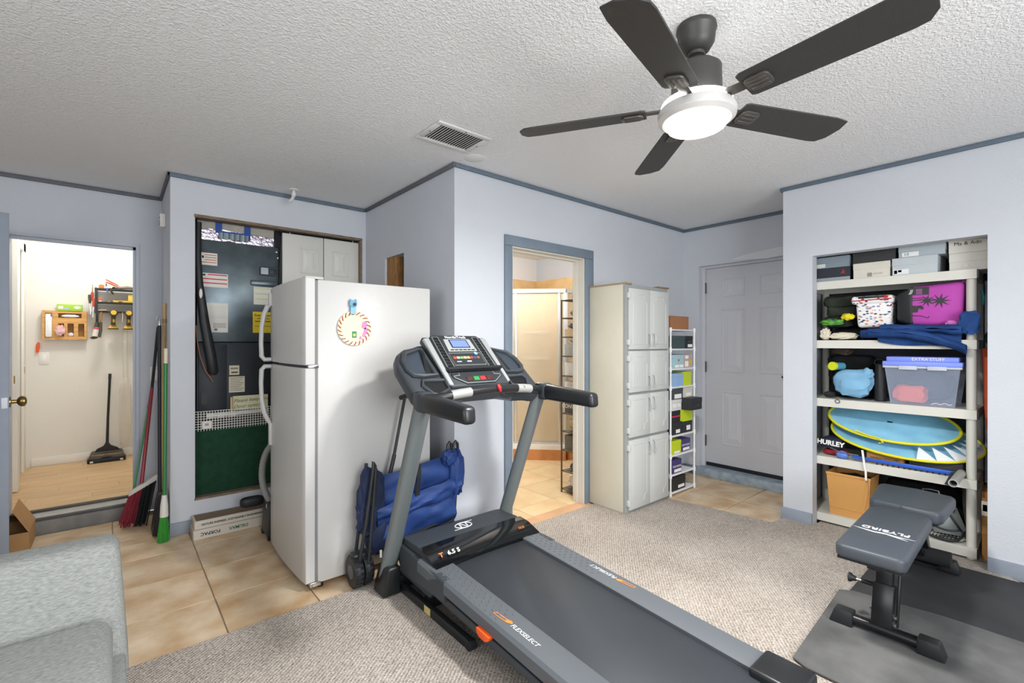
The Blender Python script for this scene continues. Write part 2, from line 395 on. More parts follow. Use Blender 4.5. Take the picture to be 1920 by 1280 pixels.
# crown strip along the ceiling, one piece per wall
def strip(name, x0, x1, y0, y1, z0, z1, mt, bev=.004):
    q = M(); q.box(x0, x1, y0, y1, z0, z1, bev=bev); return struct(q, name, mt)
m_crown = mat('crown_paint', '62717f', rough=.6, var=.12, vscale=12)
m_crownd = mat('crown_grey', '63666d', rough=.65, var=.12, vscale=12)
c0, c1 = 2.412, 2.44
strip('trim_4', -2.32, .273, 4.588, 4.605, c0, c1, m_crownd)
strip('trim_5', .268, .285, 3.863, 4.605, c0, c1, m_crownd)
strip('trim_6', .268, 1.628, 3.863, 3.88, c0, c1, m_crown)
strip('trim_7', 1.628, 1.645, 2.488, 3.863, c0, c1, m_crownd)
strip('trim_8', 1.645, 4.393, 2.488, 2.505, c0, c1, m_crown)
strip('trim_9', 4.393, 4.41, 1.364, 2.505, c0, c1, m_crown)
strip('trim_10', 3.753, 3.77, -1.92, 1.364, c0, c1, m_crown)
strip('trim_11', 3.77, 4.41, 1.347, 1.364, c0, c1, m_crown)
# baseboards
strip('baseboard_closet', .272, .405, 3.866, 3.88, 0, .085, m_trimg)
strip('baseboard_left_return', .271, .285, 3.866, 4.5, 0, .085, m_trimg)
strip('baseboard_right', 3.752, 3.77, 1.156, 1.36, 0, .09, m_trimg); strip('baseboard_right', 3.752, 3.77, -1.92, .283, 0, .09, m_trimg)
strip('baseboard_right_return', 3.77, 4.40, 1.347, 1.361, 0, .09, m_trimg)
strip('baseboard_entry', 4.394, 4.41, 2.345, 2.49, 0, .08, m_trim); strip('baseboard_bathroom', 3.6, 4.394, 2.489, 2.505, 0, .08, m_trim)

# bathroom doorway: jamb lining and casing
q = M(); q.box(2.11, 2.128, 2.50, 2.615, 0, 1.985).box(2.872, 2.89, 2.50, 2.615, 0, 1.985).box(2.128, 2.872, 2.50, 2.615, 1.967, 1.985)
q.box(2.86, 2.872, 2.56, 2.60, 0, 1.967).box(2.128, 2.14, 2.56, 2.60, 0, 1.967).box(2.14, 2.86, 2.56, 2.60, 1.955, 1.967)
struct(q, 'trim_12', mat('bath_jamb', 'cfccc2', rough=.5, var=.05))
q = M(); q.box(2.05, 2.116, 2.487, 2.505, 0, 1.975, bev=.005).box(2.884, 2.985, 2.487, 2.505, 0, 1.975, bev=.005).box(2.05, 2.985, 2.487, 2.505, 1.975, 2.048, bev=.005)
struct(q, 'trim_13', mat('slate_casing', '74828f', rough=.5, var=.1, vscale=8))
# left doorway lining
q = M(); q.box(-.56, -.54, 4.595, 4.71, .112, 2.045).box(.125, .145, 4.595, 4.71, .112, 2.05).box(-.56, .145, 4.592, 4.71, 2.03, 2.05).box(.108, .125, 4.63, 4.66, .13, 2.03).box(-.54, .125, 4.63, 4.66, 2.01, 2.03)
struct(q, 'trim_14', mat('left_jamb', 'b9c0cc', rough=.45, var=.06))
# closet opening edge
q = M(); q.box(.418, 1.613, 3.874, 3.957, 2.167, 2.187, bev=.003).box(1.594, 1.613, 3.876, 3.957, .222, 2.167, bev=.003).box(.419, .428, 3.90, 3.957, .222, 2.167).box(.42, 1.61, 3.878, 3.957, .21, .226)
struct(q, 'trim_15', m_brownj)
# entry recess: sill, jamb
q = M(); q.box(4.375, 4.56, 1.41, 2.40, 0, .078, bev=.006); struct(q, 'trim_16', mat('sill_paint', '8296a8', rough=.6, col2='a6b2bb', vscale=15))
q = M(); q.box(4.478, 4.56, 2.315, 2.342, .078, 2.05).box(4.478, 4.56, 1.41, 1.43, .078, 2.05).box(4.478, 4.56, 1.43, 2.315, 2.03, 2.05)
struct(q, 'trim_17', m_doorw)

# laundry shell
wall('wall_laundry_back', [(-.72, 1.26, 6.30, 6.38, 0, 2.6)], m_cream)
wall('wall_laundry_left', [(-.72, -.64, 4.70, 5.54, .1, 2.6), (-.72, -.64, 6.10, 6.30, .1, 2.6), (-.72, -.64, 5.54, 6.10, 2.13, 2.6)], m_cream)
wall('wall_laundry_right', [(1.2, 1.26, 4.70, 6.30, .1, 2.6)], m_cream)
q = M(); q.box(-.72, 1.26, 4.70, 6.38, 2.6, 2.66); struct(q, 'ceiling', m_ceilw)
strip('baseboard_laundry', -.60, 1.2, 6.286, 6.30, .126, .205, m_white)
q = M(); q.box(-.64, -.622, 6.06, 6.18, .126, 2.2, bev=.004).box(-.64, -.622, 5.44, 5.56, .126, 2.2, bev=.004).box(-.64, -.622, 5.44, 6.18, 2.12, 2.24, bev=.004); struct(q, 'trim_18', m_white)
# bathroom shell
wall('wall_bathroom_end', [(1.74, 4.41, 4.68, 4.76, 0, H)], m_bathw)
q = M(); q.box(1.75, 4.41, 2.615, 4.68, 2.425, 2.4395); struct(q, 'ceiling', m_ceilw)
q = M(); q.box(3.2, 4.40, 4.665, 4.68, 0, 2.13); q.box(4.395, 4.41, 3.4, 4.68, 0, 2.13); struct(q, 'wall_shower_tile', m_btile)
q = M(); q.box(4.402, 4.41, 2.62, 3.4, 0, 2.42); struct(q, 'wall_bathroom_lining', m_bathw)
# ------------------------------------------------------------------ doors
def raised_panel(parent, T, w, h, mt, name='door_panel'):
    """moulded panel: outer bead and raised field, plane xy, proud along z"""
    q = M(); b = .014
    q.box(0, w, 0, b, -.002, .006, bev=.003, T=T, seg=1).box(0, w, h-b, h, -.002, .006, bev=.003, T=T, seg=1).box(0, b, b, h-b, -.002, .006, bev=.003, T=T, seg=1).box(w-b, w, b, h-b, -.002, .006, bev=.003, T=T, seg=1)
    i = b+.008; k = min(.045, w*.22)
    q.hexa([(i,i,-.001),(w-i,i,-.001),(w-i,h-i,-.001),(i,h-i,-.001),(i+k,i+k,.007),(w-i-k,i+k,.007),(w-i-k,h-i-k,.007),(i+k,h-i-k,.007)], T=T)
    return q.build(name, mt, parent, ang=10)
# entry door
d = sthing('door_1', (4.52, 1.87, .08))
q = M(); q.box(4.498, 4.54, 1.432, 2.313, .118, 2.028, bev=.002); q.build('door_leaf', m_doorw, d)
q = M(); q.box(4.500, 4.54, 1.432, 2.313, .082, .116); q.build('door_sweep', m_black, d)
for y0, y1 in ((1.94, 2.153), (1.595, 1.807)):
    for z0, z1 in ((1.743, 1.921), (1.015, 1.626), (.313, .832)):
        raised_panel(d, basis((4.498, y1, z0), (0,-1,0), (0,0,1)), y1-y0, z1-z0, m_doorw)
for z in (1.84, 1.06, .33):
    q = M(); q.box(4.486, 4.50, 2.308, 2.322, z-.05, z+.05, bev=.003).cyl((4.486, 2.315, z-.055), (4.486, 2.315, z+.055), .007, 8); lab(q.build('hinge', mat('dark_steel', '55565a', rough=.4, metal=.7), d), 'steel butt hinge')
q = M(); q.cyl((4.498, 1.50, 1.0), (4.45, 1.50, 1.0), .012, 10).tube([(4.45, 1.49, 1.0), (4.45, 1.56, 1.0), (4.452, 1.60, .998)], .010, 8).cyl((4.498, 1.50, 1.0), (4.488, 1.50, 1.0), .03, 16)
lab(q.build('door_handle', m_black, d), 'black lever handle')
# paint smear patches on the wall above the entry door are part of the wall finish
q = M(); q.prism([(0,0),(.32,-.03),(.62,.0),(.66,.05),(.40,.055),(.12,.03)], 0, .0015, T=basis((4.409, 2.03, 2.075), (0,-1,0), (0,0,1))); struct(q, 'wall_patch', mat('patch_white', 'd9dade', rough=.8))

# bluegrey door leaf standing open into the room
d = sthing('door_2', (-.545, 4.58, .02)); 
ex = Vector((.092, -.735, 0)).normalized()
T = basis((-.545, 4.585, .03), ex, (0,0,1))
q = M(); q.box(0, .74, 0, 2.0, 0, .036, bev=.002, T=T); q.build('door_leaf', m_grey_door, d)
for u0, u1 in ((.10, .33), (.41, .64)):
    for v0, v1 in ((.12, .80), (.98, 1.50), (1.60, 1.88)):
        raised_panel(d, T @ Matrix.Translation((u0, v0, .036)), u1-u0, v1-v0, m_grey_door)
q = M(); q.box(.7395, .7412, .90, .96, .006, .030, T=T); lab(q.build('latch_plate', mat('steel_plate', '8b8d92', rough=.35, metal=.8), d), 'steel latch plate')
for s in (-1, 1):
    q = M(); Tk = T @ Matrix.Translation((.675, .93, .036 if s < 0 else 0)) @ Matrix.Rotation(0 if s < 0 else math.pi, 4, 'X')
    q.lathe([(.031, 0), (.031, .006), (.012, .01), (.011, .03), (.024, .038), (.031, .05), (.03, .062), (.018, .07), (.004, .072)], 20, T=Tk); lab(q.build('door_knob', m_brass, d), 'brass door knob')
# laundry doors
d = sthing('door_3', (-.68, 5.82, .126)); q = M(); q.box(-.70, -.665, 5.55, 6.09, .13, 2.12); q.build('door_leaf', m_white, d)
d = sthing('door_4', (-.6, 5.4, .126)); q = M(); q.box(-.615, -.578, 5.30, 5.42, .132, 2.12, bev=.002); q.build('door_leaf', m_white, d)
q = M(); q.box(-.600, -.592, 5.298, 5.3005, .98, 1.04); lab(q.build('latch_plate', m_brass, d), 'brass latch plate')
q = M(); q.box(-.623, -.620, 6.08, 6.11, 1.02, 1.08); sp = struct(q, 'trim_19', m_brass)
# bifold closet doors
d = sthing('door_5', (1.15, 3.93, .24))
q = M(); q.box(.992, 1.300, 3.915, 3.945, .24, 2.150, bev=.002); q.build('door_leaf', mat('bifold_white', 'd2d1cb', rough=.5), d)
raised_panel(d, basis((1.120, 3.915, 1.85), (1,0,0), (0,0,1)), .14, .21, MATS['bifold_white']); raised_panel(d, basis((1.120, 3.915, .5), (1,0,0), (0,0,1)), .14, 1.1, MATS['bifold_white'])
q = M(); q.cyl((1.05, 3.93, 2.15), (1.05, 3.93, 2.175), .006, 8); q.build('pivot_pin', m_chrome, d)
d = sthing('door_6', (1.45, 3.93, .24))
q = M(); q.box(1.306, 1.594, 3.915, 3.945, .24, 2.150, bev=.002); q.build('door_leaf', MATS['bifold_white'], d)
raised_panel(d, basis((1.368, 3.915, 1.85), (1,0,0), (0,0,1)), .14, .21, MATS['bifold_white']); raised_panel(d, basis((1.368, 3.915, .5), (1,0,0), (0,0,1)), .14, 1.1, MATS['bifold_white'])
q = M(); q.cyl((1.55, 3.93, 2.15), (1.55, 3.93, 2.175), .006, 8); q.build('pivot_pin', m_chrome, d)

# ------------------------------------------------------------------ ceiling fan
FC = Vector((1.605, .862, 0))
m_bronze = mat('fan_bronze', '474645', rough=.45, spec=.4, metal=.2)
m_blade = mat('fan_blade', '3d3c3b', rough=.5, spec=.35, var=.15, vscale=30, stretch=(1, 12, 1))
m_lit = mat('lamp_lit', 'fffdf8', rough=.5, emit=9.0)
fan = thing('ceiling_fan', 'five-blade dark bronze ceiling fan with lit round lamp', 'ceiling fan', (FC.x, FC.y, 2.07))
Tf = Matrix.Translation(FC)
q = M(); q.lathe([(.068, 2.44), (.070, 2.425), (.066, 2.42), (.062, 2.38), (.045, 2.352), (.03, 2.345)], 28, T=Tf); q.build('canopy', m_bronze, fan)
q = M(); q.lathe([(.03, 2.346), (.028, 2.335), (.012, 2.333), (.012, 2.29)], 20, T=Tf); q.build('downrod', m_bronze, fan)
q = M(); q.lathe([(.02, 2.30), (.07, 2.298), (.085, 2.285), (.087, 2.20), (.087, 2.165)], 32, T=Tf); q.build('motor_housing', m_bronze, fan)
q = M(); q.lathe([(.10, 2.150), (.128, 2.142), (.135, 2.128), (.133, 2.108), (.118, 2.096), (.105, 2.096), (.105, 2.12)], 40, T=Tf); q.build('lamp_ring', mat('lamp_ring_nickel', 'd4d3d0', rough=.4, metal=.3), fan)
q = M(); q.lathe([(.118, 2.166), (.122, 2.160), (.120, 2.150), (.09, 2.149)], 40, T=Tf); q.build('upper_light_ring', m_lit, fan)
q = M(); q.lathe([(.108, 2.10), (.108, 2.094), (.100, 2.085), (.098, 2.076), (.085, 2.070), (.02, 2.068)], 40, T=Tf); lab(q.build('lamp_diffuser', m_lit, fan), 'glowing white lamp diffuser')
for k in range(5):
    a = math.radians(49 + 72*k)
    Tb = Matrix.Translation((FC.x, FC.y, 2.150)) @ Matrix.Rotation(a, 4, 'Z') @ Matrix.Rotation(math.radians(-12), 4, 'X')
    poly = [(.175, -.055), (.19, -.062), (.60, -.070), (.655, -.064), (.668, -.02), (.66, .035), (.635, .066), (.60, .070), (.19, .062), (.175, .055)]
    q = M(); q.prism(poly, -.003, .003, T=Tb, bev=.001, seg=1); bl = q.build('blade', m_blade, fan)
    q = M(); q.box(.085, .20, -.020, .020, -.001, .006, T=Tb, bev=.002).prism(rrect(.185, .265, -.034, .034, .02), -.011, -.003, T=Tb, bev=.002)
    for s in (-.018, 0, .018): q.box(.195, .255, s-.005, s+.005, -.014, -.010, T=Tb, bev=.002, seg=1)
    q.build('blade_bracket', mat('fan_bracket', '5b5855', rough=.4, metal=.5), bl)

# ------------------------------------------------------------------ ceiling vent, small fittings
v = thing('air_vent', 'white louvred ceiling air register with open slats', 'vent', (1.436, 2.19, 2.425))
m_vent = mat('vent_white', 'd5d5d2', rough=.5)
q = M(); x0, x1, y0, y1 = 1.266, 1.606, 2.066, 2.316; b = .032
for B in ((x0, x1, y0, y0+b), (x0, x1, y1-b, y1), (x0, x0+b, y0+b, y1-b), (x1-b, x1, y0+b, y1-b)): q.box(*B, 2.428, 2.439, bev=.004)
q.build('frame', m_vent, v)
q = M(); q.box(x0+b, x1-b, y0+b, y1-b, 2.4385, 2.4396); q.build('duct_opening', m_dark, v)
for i in range(16):
    q = M(); cx = x0+b+.012 + i*(x1-x0-2*b-.02)/15.6; q.box(-.0065, .0065, y0+b, y1-b, -.0008, .0008, T=TR((cx, 0, 2.4325), ry=math.radians(-28))); q.build('slat', m_vent, v)
for sx, sy in ((x0+.016, 2.19), (x1-.016, 2.19), (1.44, y0+.014)):
    q = M(); q.cyl((sx, sy, 2.4285), (sx, sy, 2.426), .004, 8); q.build('screw', mat('screw_dark', '4a4a4a', rough=.4, metal=.6), v)
q = M(); q.lathe([(.001, 2.432), (.05, 2.433), (.062, 2.438), (.062, 2.44)], 32, T=Matrix.Translation((1.70, 2.36, 0))); o = q.build('ceiling_cover_plate', mat('plate_white', 'dcdbd7', rough=.7)); tag(o, 'round white blank cover plate on the ceiling beside the wall corner', 'cover plate')
al = thing('door_alarm', 'small white alarm box high on the narrow return wall', 'alarm', (.27, 4.256, 2.15))
q = M(); q.box(.250, .2845, 4.225, 4.29, 2.14, 2.235, bev=.006); q.build('housing', m_white, al)
q = M(); q.box(.2485, .251, 4.235, 4.262, 2.155, 2.165).box(.2485, .251, 4.235, 4.262, 2.175, 2.183).box(.2485, .251, 4.24, 4.26, 2.2, 2.214); q.build('grille', m_dark, al)
# stub pipe with a collar by the closet ceiling edge
pp = thing('pipe_stub', 'short white plastic pipe elbow hanging from ceiling above the closet', 'pipe', (1.02, 3.70, 2.36))
m_pvc = mat('pvc_white', 'd9d9d4', rough=.4)
q = M(); q.lathe([(.034, 2.44), (.034, 2.434), (.014, 2.43)], 20, T=Matrix.Translation((1.02, 3.72, 0))); q.build('collar', m_pvc, pp)
q = M(); q.tube([(1.02, 3.72, 2.44), (1.02, 3.72, 2.40), (1.012, 3.715, 2.375), (.985, 3.70, 2.335)], .011, 10).cyl((1.02, 3.72, 2.415), (1.02, 3.72, 2.392), .017, 10); q.build('elbow', m_pvc, pp)
def switch(name, label, T):
    s = thing(name, label, 'switch', T.translation)
    q = M(); q.box(-.036, .036, -.058, .058, 0, .006, bev=.003, T=T); q.build('cover_plate', m_white, s)
    q = M(); q.box(-.017, .017, -.033, .033, .005, .010, bev=.002, T=T @ Matrix.Rotation(.06, 4, 'X')); q.build('rocker', mat('switch_rocker', 'f4f3ef', rough=.35), s)
switch('light_switch', 'white rocker light switch on blue-grey wall behind the brooms', basis((.246, 4.6045, 1.055), (1,0,0), (0,0,1)))
switch('light_switch', 'white rocker light switch below the orange scraper in the laundry', basis((-.513, 6.2995, 1.15), (1,0,0), (0,0,1)))
# board and stud seen in the hole cut into the wall
q = M(); q.box(1.66, 1.735, 3.355, 3.50, 1.55, 1.97); o = struct(q, 'wall_stud', m_wood)
q = M(); q.box(1.725, 1.738, 3.186, 3.355, 1.55, 1.97); o = struct(q, 'wall_board', mat('green_board', '5d6350', rough=.9, var=.2))

# ------------------------------------------------------------------ refrigerator
m_frw = mat('fridge_white', 'c0c0be', rough=.36, spec=.5, bump=.16, bscale=170)
m_frg = mat('fridge_gasket', '7e7f80', rough=.7)
fr = thing('refrigerator', 'white top-freezer refrigerator with pebbled doors facing the closet wall', 'refrigerator', (1.13, 2.9, 0))
fy0, fy1, fx0, fx1 = 2.540, 3.245, .815, 1.49
q = M(); q.box(fx0, fx1, fy0, fy1, .035, 1.632, bev=.006); q.build('body', m_frw, fr)
q = M(); q.box(fx0-.012, fx0+.002, fy0+.006, fy1-.006, .08, 1.628); q.build('gasket', m_frg, fr)
def fdoor(name, z0, z1):
    q = M(); n = 10
    # gently bowed front
    poly = [(fx0-.012, fy0), (fx0-.012, fy1)] + [(.752 - .012*math.sin(math.pi*i/n), fy1 - (fy1-fy0)*i/n) for i in range(n+1)]
    q.prism(poly[::-1], z0, z1, bev=.004, seg=1); return q.build(name, m_frw, fr)
fd = fdoor('freezer_door', 1.182, 1.640); rd = fdoor('fridge_door', .045, 1.166)
def fhandle(parent, za, zb, ztail):
    y = fy1-.028; s = 1 if zb > za else -1
    pts = [(.742, y, zb), (.735, y, zb-s*.03), (.742, y-.0, zb-s*.07)]
    q = M(); q.tube([(.748, y, za), (.712, y, za), (.695, y, za+s*.02), (.692, y, za+s*.10), (.695, y, za+s*.20), (.708, y, za+s*.28), (.728, y, za+s*.33), (.742, y, zb)], [.013, .014, .014, .013, .013, .014, .015, .012], 10, flat=1.3)
    q.box(.735, .752, y-.016, y+.016, min(zb, ztail), max(zb, ztail), bev=.004)
    q.build('handle', mat('handle_white', 'c6c6c4', rough=.35), parent)
fhandle(fd, 1.195, 1.53, 1.61); fhandle(rd, 1.152, .80, .66)
q = M(); q.box(.755, .85, fy0+.01, fy0+.055, 1.634, 1.648, bev=.004); q.build('hinge_cover', m_frw, fr)
q = M(); q.box(.768, .82, fy0-.001, fy0+.03, 1.166, 1.182, bev=.002).cyl((.790, fy0+.012, 1.16), (.790, fy0+.012, 1.188), .007, 10); q.build('hinge', m_chrome, fr)
q = M(); q.box(.80, .83, fy0+.01, fy1-.01, .035, .08); q.build('base_grille', m_frg, fr)
q = M(); q.box(.775, .83, fy0-.004, fy0+.03, .022, .045, bev=.003); q.build('lower_hinge', m_chrome, fr)
for fx, fyy in ((.84, fy0+.04), (.84, fy1-.04), (1.45, fy0+.04), (1.45, fy1-.04)):
    q = M(); q.cyl((fx, fyy, 0), (fx, fyy, .036), .016, 12); q.build('foot', m_black, fr)
# child's plate on the side of the refrigerator
pl = thing('craft_plate', 'round cream paper plate laced with red yarn hung on the refrigerator side', 'craft plate', (1.008, 2.535, 1.29))
Tp = basis((1.008, 2.5385, 1.378), (1,0,0), (0,0,1))
q = M(); q.lathe([(.001, .003), (.065, .003), (.078, .005), (.094, .010), (.095, .008), (.08, .001), (.001, .0005)], 40, T=Tp); q.build('plate', mat('plate_cream', 'ebe3c2', rough=.8, var=.06, vscale=12), pl)
m_red = mat('red_yarn', 'a5322c', rough=.9)
for i in range(22):
    a = 2*math.pi*(i+.3)/22
    q = M(); q.tube([(.093*math.cos(a), .093*math.sin(a), .011), (.086*math.cos(a+.1), .086*math.sin(a+.1), .0125), (.074*math.cos(a+.19), .074*math.sin(a+.19), .008)], .0022, 5, T=Tp); q.build('yarn_stitch', m_red, pl)
q = M(); q.prism([(-.012, -.052), (.014, -.052), (.014, -.016), (-.012, -.016)], .003, .0042, T=Tp); lab(q.build('sticker', mat('sticker_green', '3f8a63', rough=.6), pl), 'small green square sticker')
q = M(); q.lathe([(.001, .0045), (.008, .0045), (.008, .005), (.001, .0055)], 14, T=Tp @ Matrix.Translation((.001, -.036, 0))); lab(q.build('sticker', mat('sticker_yellow', 'e7c95a', rough=.6), pl), 'yellow figure on the sticker')
for (cx, cy, rx_, ry_) in ((.058, .018, .016, .022), (.066, -.012, .012, .018), (.055, -.035, .009, .013), (.036, -.052, .008, .01)):
    q = M(); q.prism([(cx+rx_*math.cos(t*.5236)*(1+.2*math.sin(t*2.1)), cy+ry_*math.sin(t*.5236)) for t in range(12)], .0045, .0056, T=Tp @ Matrix.Rotation(0, 4, 'Z')); lab(q.build('pink_patch', mat('pink_felt', 'd88fbf', rough=.9), pl), 'pink patch')
mg = thing('magnet_clip', 'light blue cat-shaped magnetic clip holding the craft plate', 'magnet', (.998, 2.535, 1.465))
Tm = basis((.998, 2.5385, 1.49), (1,0,0), (0,0,1))
q = M(); q.prism([(-.016, -.035), (.016, -.035), (.014, .008), (-.014, .008)], .0105, .018, T=Tm, bev=.002, seg=1); q.build('clip_body', mat('clip_blue', '7fb4d4', rough=.4), mg)
q = M(); q.lathe([(.001, 0), (.02, 0), (.021, .008), (.001, .01)], 18, T=Tm @ Matrix.Translation((0, .022, .010))).prism([(-.021, .03), (-.006, .04), (-.016, .05)], .010, .017, T=Tm).prism([(.021, .03), (.006, .04), (.016, .05)], .010, .017, T=Tm); q.build('clip_head', mat('clip_teal', '4f8fb0', rough=.4), mg)
q = M(); q.lathe([(.001, .02), (.009, .02), (.008, .022), (.001, .0225)], 14, T=Tm @ Matrix.Translation((.006, .020, 0))); q.build('clip_eye', m_black, mg)
# ------------------------------------------------------------------ treadmill (runs along y, user faces +y)
tm = thing('treadmill', 'black and grey folding treadmill with blue-lit console and orange cushions', 'treadmill', (1.447, 1.45, .0125))
m_tmd = mat('treadmill_charcoal', '3a3f44', rough=.5, spec=.4, bump=.06, bscale=300)
m_tmb = mat('treadmill_black', '1f2123', rough=.35, spec=.5)
m_gloss = mat('hood_gloss', '0f1113', rough=.08, spec=.6)
m_rail = mat('foot_rail_grey', '565b60', rough=.6, bump=.05, bscale=250)
m_belt = mat('running_belt', '33373c', rough=.50, spec=.45, bump=.05, bscale=500, var=.12, vscale=3)
m_up = mat('upright_silver', '757d7e', rough=.38, metal=.45)
m_orange = mat('orange_plastic', 'ee5a1c', rough=.45)
m_wht_print = mat('white_print', 'dfe1e3', rough=.5)
m_org_print = mat('orange_print', 'e8843c', rough=.5)
XL, XR = 1.102, 1.795; XC = (XL+XR)/2
def zt(y): return .176 + (y-.57)*.061
sl = math.atan(.058)
# floor frame
q = M()
for x in (1.126, 1.741): q.box(x, x+.030, 1.60, 2.30, .013, .056, bev=.005)
q.box(1.06, 1.83, 2.235, 2.30, .016, .085, bev=.006).box(1.16, 1.735, 1.98, 2.03, .016, .07); q.build('base_frame', m_tmb, tm)
for x in (1.141, 1.756):
    q = M(); q.cyl((x-.0165, 1.612, .034), (x+.0165, 1.612, .034), .0215, 16); q.build('transport_wheel', m_black, tm)
q = M(); q.box(1.1252, 1.126, 1.92, 1.975, .018, .052); lab(q.build('warning_label', mat('label_yellow', 'cfc9a0', rough=.6, col2='d8b43c', vscale=60), tm), 'small yellow and white warning label')
# deck
q = M(); q.hexa([(XL+.07, .62, zt(.62)-.085), (XR-.07, .62, zt(.62)-.085), (XR-.07, 2.1, zt(2.1)-.085), (XL+.07, 2.1, zt(2.1)-.085), (XL+.07, .62, zt(.62)-.045), (XR-.07, .62, zt(.62)-.045), (XR-.07, 2.1, zt(2.1)-.045), (XL+.07, 2.1, zt(2.1)-.045)]); q.build('deck_board', m_tmb, tm)
q = M(); q.hexa([(XL+.128, .60, zt(.60)-.046), (XR-.128, .60, zt(.60)-.046), (XR-.128, 1.98, zt(1.98)-.046), (XL+.128, 1.98, zt(1.98)-.046), (XL+.128, .60, zt(.60)-.016), (XR-.128, .60, zt(.60)-.016), (XR-.128, 1.98, zt(1.98)-.016), (XL+.128, 1.98, zt(1.98)-.016)], bev=.003); q.build('belt', m_belt, tm)
q = M(); q.cyl((XL+.128, .585, zt(.585)-.045), (XR-.128, .585, zt(.585)-.045), .027, 20); q.build('rear_roller', m_belt, tm)
for sgn in (0, 1):
    a, b = (XL, XL+.126) if sgn == 0 else (XR-.126, XR)
    so, si = (a, b) if sgn == 0 else (b, a)
    q = M(); prof = [(a, -.055), (b, -.04), (b, -.004), (b-.006 if sgn == 0 else b-.0, 0), (a+.012, 0), (a, -.012)] if sgn == 0 else [(a, -.04), (b, -.055), (b, -.012), (b-.012, 0), (a+.006, 0), (a, -.004)]
    vs0 = [(x, .58, zt(.58)+z) for x, z in prof]; vs1 = [(x, 2.0, zt(2.0)+z) for x, z in prof]
    A = [q.bm.verts.new(p) for p in vs0]; B = [q.bm.verts.new(p) for p in vs1]
    q.bm.faces.new(A); q.bm.faces.new(B[::-1])
    for i in range(len(A)): q.bm.faces.new((A[i], A[(i+1)%len(A)], B[(i+1)%len(A)], B[i]))
    rail = q.build('foot_rail', m_rail, tm)
    q = M()
    for j in range(14):
        for i in range(4):
            yy_ = 1.88 - j*.035 - (i%2)*.0175; xx_ = a+.028 + i*.024
            q.lathe([(.0062, zt(yy_)-.001), (.0052, zt(yy_)+.0022), (.002, zt(yy_)+.0036)], 6, T=Matrix.Translation((xx_, yy_, 0)))
    q.build('grip_dots', m_rail, rail, kind='stuff')
    # rail lettering
    dirx = (0, -1, 0) if sgn == 0 else (0, 1, 0)
    if sgn == 0: T = basis((XL+.052, 1.29, zt(1.29)+.001), (0, -1, -.061), (1, 0, 0))
    else: T = basis((XR-.045, 1.40, zt(1.40)+.001), (0, 1, .061), (-1, 0, 0))
    text('FLEXSELECT', .027, T, m_wht_print, rail, 'rail_lettering', shear=.25)
    q = M(); s_ = -1
    q.prism([(-.175, -.009), (-.160, -.013), (-.095, -.008), (-.075, .003), (-.078, .011), (-.092, .014), (-.104, .008), (-.165, .004)], 0, .0007, T=T); lab(q.build('rail_emblem', m_org_print, rail), 'orange outlined flourish printed on the foot rail')
    q = M(); q.prism([(-.170, -.007), (-.160, -.010), (-.105, -.004), (-.106, .003), (-.164, .000)], .0005, .0012, T=T); q.build('rail_emblem_inner', m_rail, rail)
    # rear end cap
    c0_, c1_ = (XL-.004, XL+.15) if sgn == 0 else (XR-.15, XR+.006)
    q = M(); q.hexa([(c0_, .53, .09), (c1_, .53, .09), (c1_, .70, .11), (c0_, .70, .11), (c0_, .535, zt(.53)+.018), (c1_, .535, zt(.53)+.018), (c1_, .70, zt(.70)+.012), (c0_, .70, zt(.70)+.012)], bev=.014, seg=3); q.build('end_cap', m_tmb, tm)
    # lower lift frame under the rail
    fx = a+.012 if sgn == 0 else b-.05
    q = M(); q.hexa([(fx, .62, .068), (fx+.034, .62, .068), (fx+.034, 1.9, .142), (fx, 1.9, .142), (fx, .62, .102), (fx+.034, .62, .102), (fx+.034, 1.9, .178), (fx, 1.9, .178)], bev=.004); q.build('lift_frame', m_tmd, tm)
    for yc in (1.46, 1.09, .76):
        q = M(); q.prism([(-.042, .0), (.042, .0), (.036, -.020), (.018, -.030), (-.018, -.030), (-.036, -.020)], 0, .03, T=basis((a+.002 if sgn == 0 else b-.002, yc, zt(yc)-.052), (0, 1, .061), (0, 0, 1)) @ Matrix.Translation((0, 0, -.02 if sgn == 0 else -.01)), bev=.004); lab(q.build('cushion', m_orange, tm), 'orange rubber deck cushion')
q = M(); q.box(1.12, 1.78, .66, .70, .0130, .07); q.build('rear_foot', m_black, tm)
# motor hood
HX0, HX1 = 1.135, 1.775
poly = [(1.94, .09), (1.885, .16), (1.885, .258), (1.90, .264), (1.96, .288), (2.06, .298), (2.205, .298), (2.25, .282), (2.275, .24), (2.27, .17), (2.225, .10)]
q = M(); q.prism(poly, HX0, HX1, T=Matrix(((0,0,1,0),(1,0,0,0),(0,1,0,0),(0,0,0,1))), bev=.012, seg=3); hood = q.build('motor_hood', m_tmd, tm)
# glossy front visor of the hood, slightly bowed
q = M()
def visor(u, v):
    x = 1.128 + (1.782-1.128)*u; bow = .018*(1-(2*u-1)**2)
    prof = [(2.03, .3005), (1.96, .2925), (1.885, .266), (1.868, .258), (1.866, .240)]
    k = v*(len(prof)-1); i = min(int(k), len(prof)-2); t = k-i
    return (x, prof[i][0]*(1-t)+prof[i+1][0]*t + bow*(.6+.4*v), prof[i][1]*(1-t)+prof[i+1][1]*t)
q.sheet(visor, 16, 8, .004); lab(q.build('hood_visor', m_gloss, tm), 'glossy black visor across the motor hood')
q = M(); q.hexa([(1.100, 1.76, .155), (1.145, 1.76, .155), (1.145, 2.18, .135), (1.105, 2.18, .135), (1.100, 1.76, zt(1.76)+.002), (1.145, 1.76, zt(1.76)+.002), (1.145, 2.235, .272), (1.118, 2.235, .262)], bev=.01, seg=2); q.build('side_shell', m_tmd, tm)
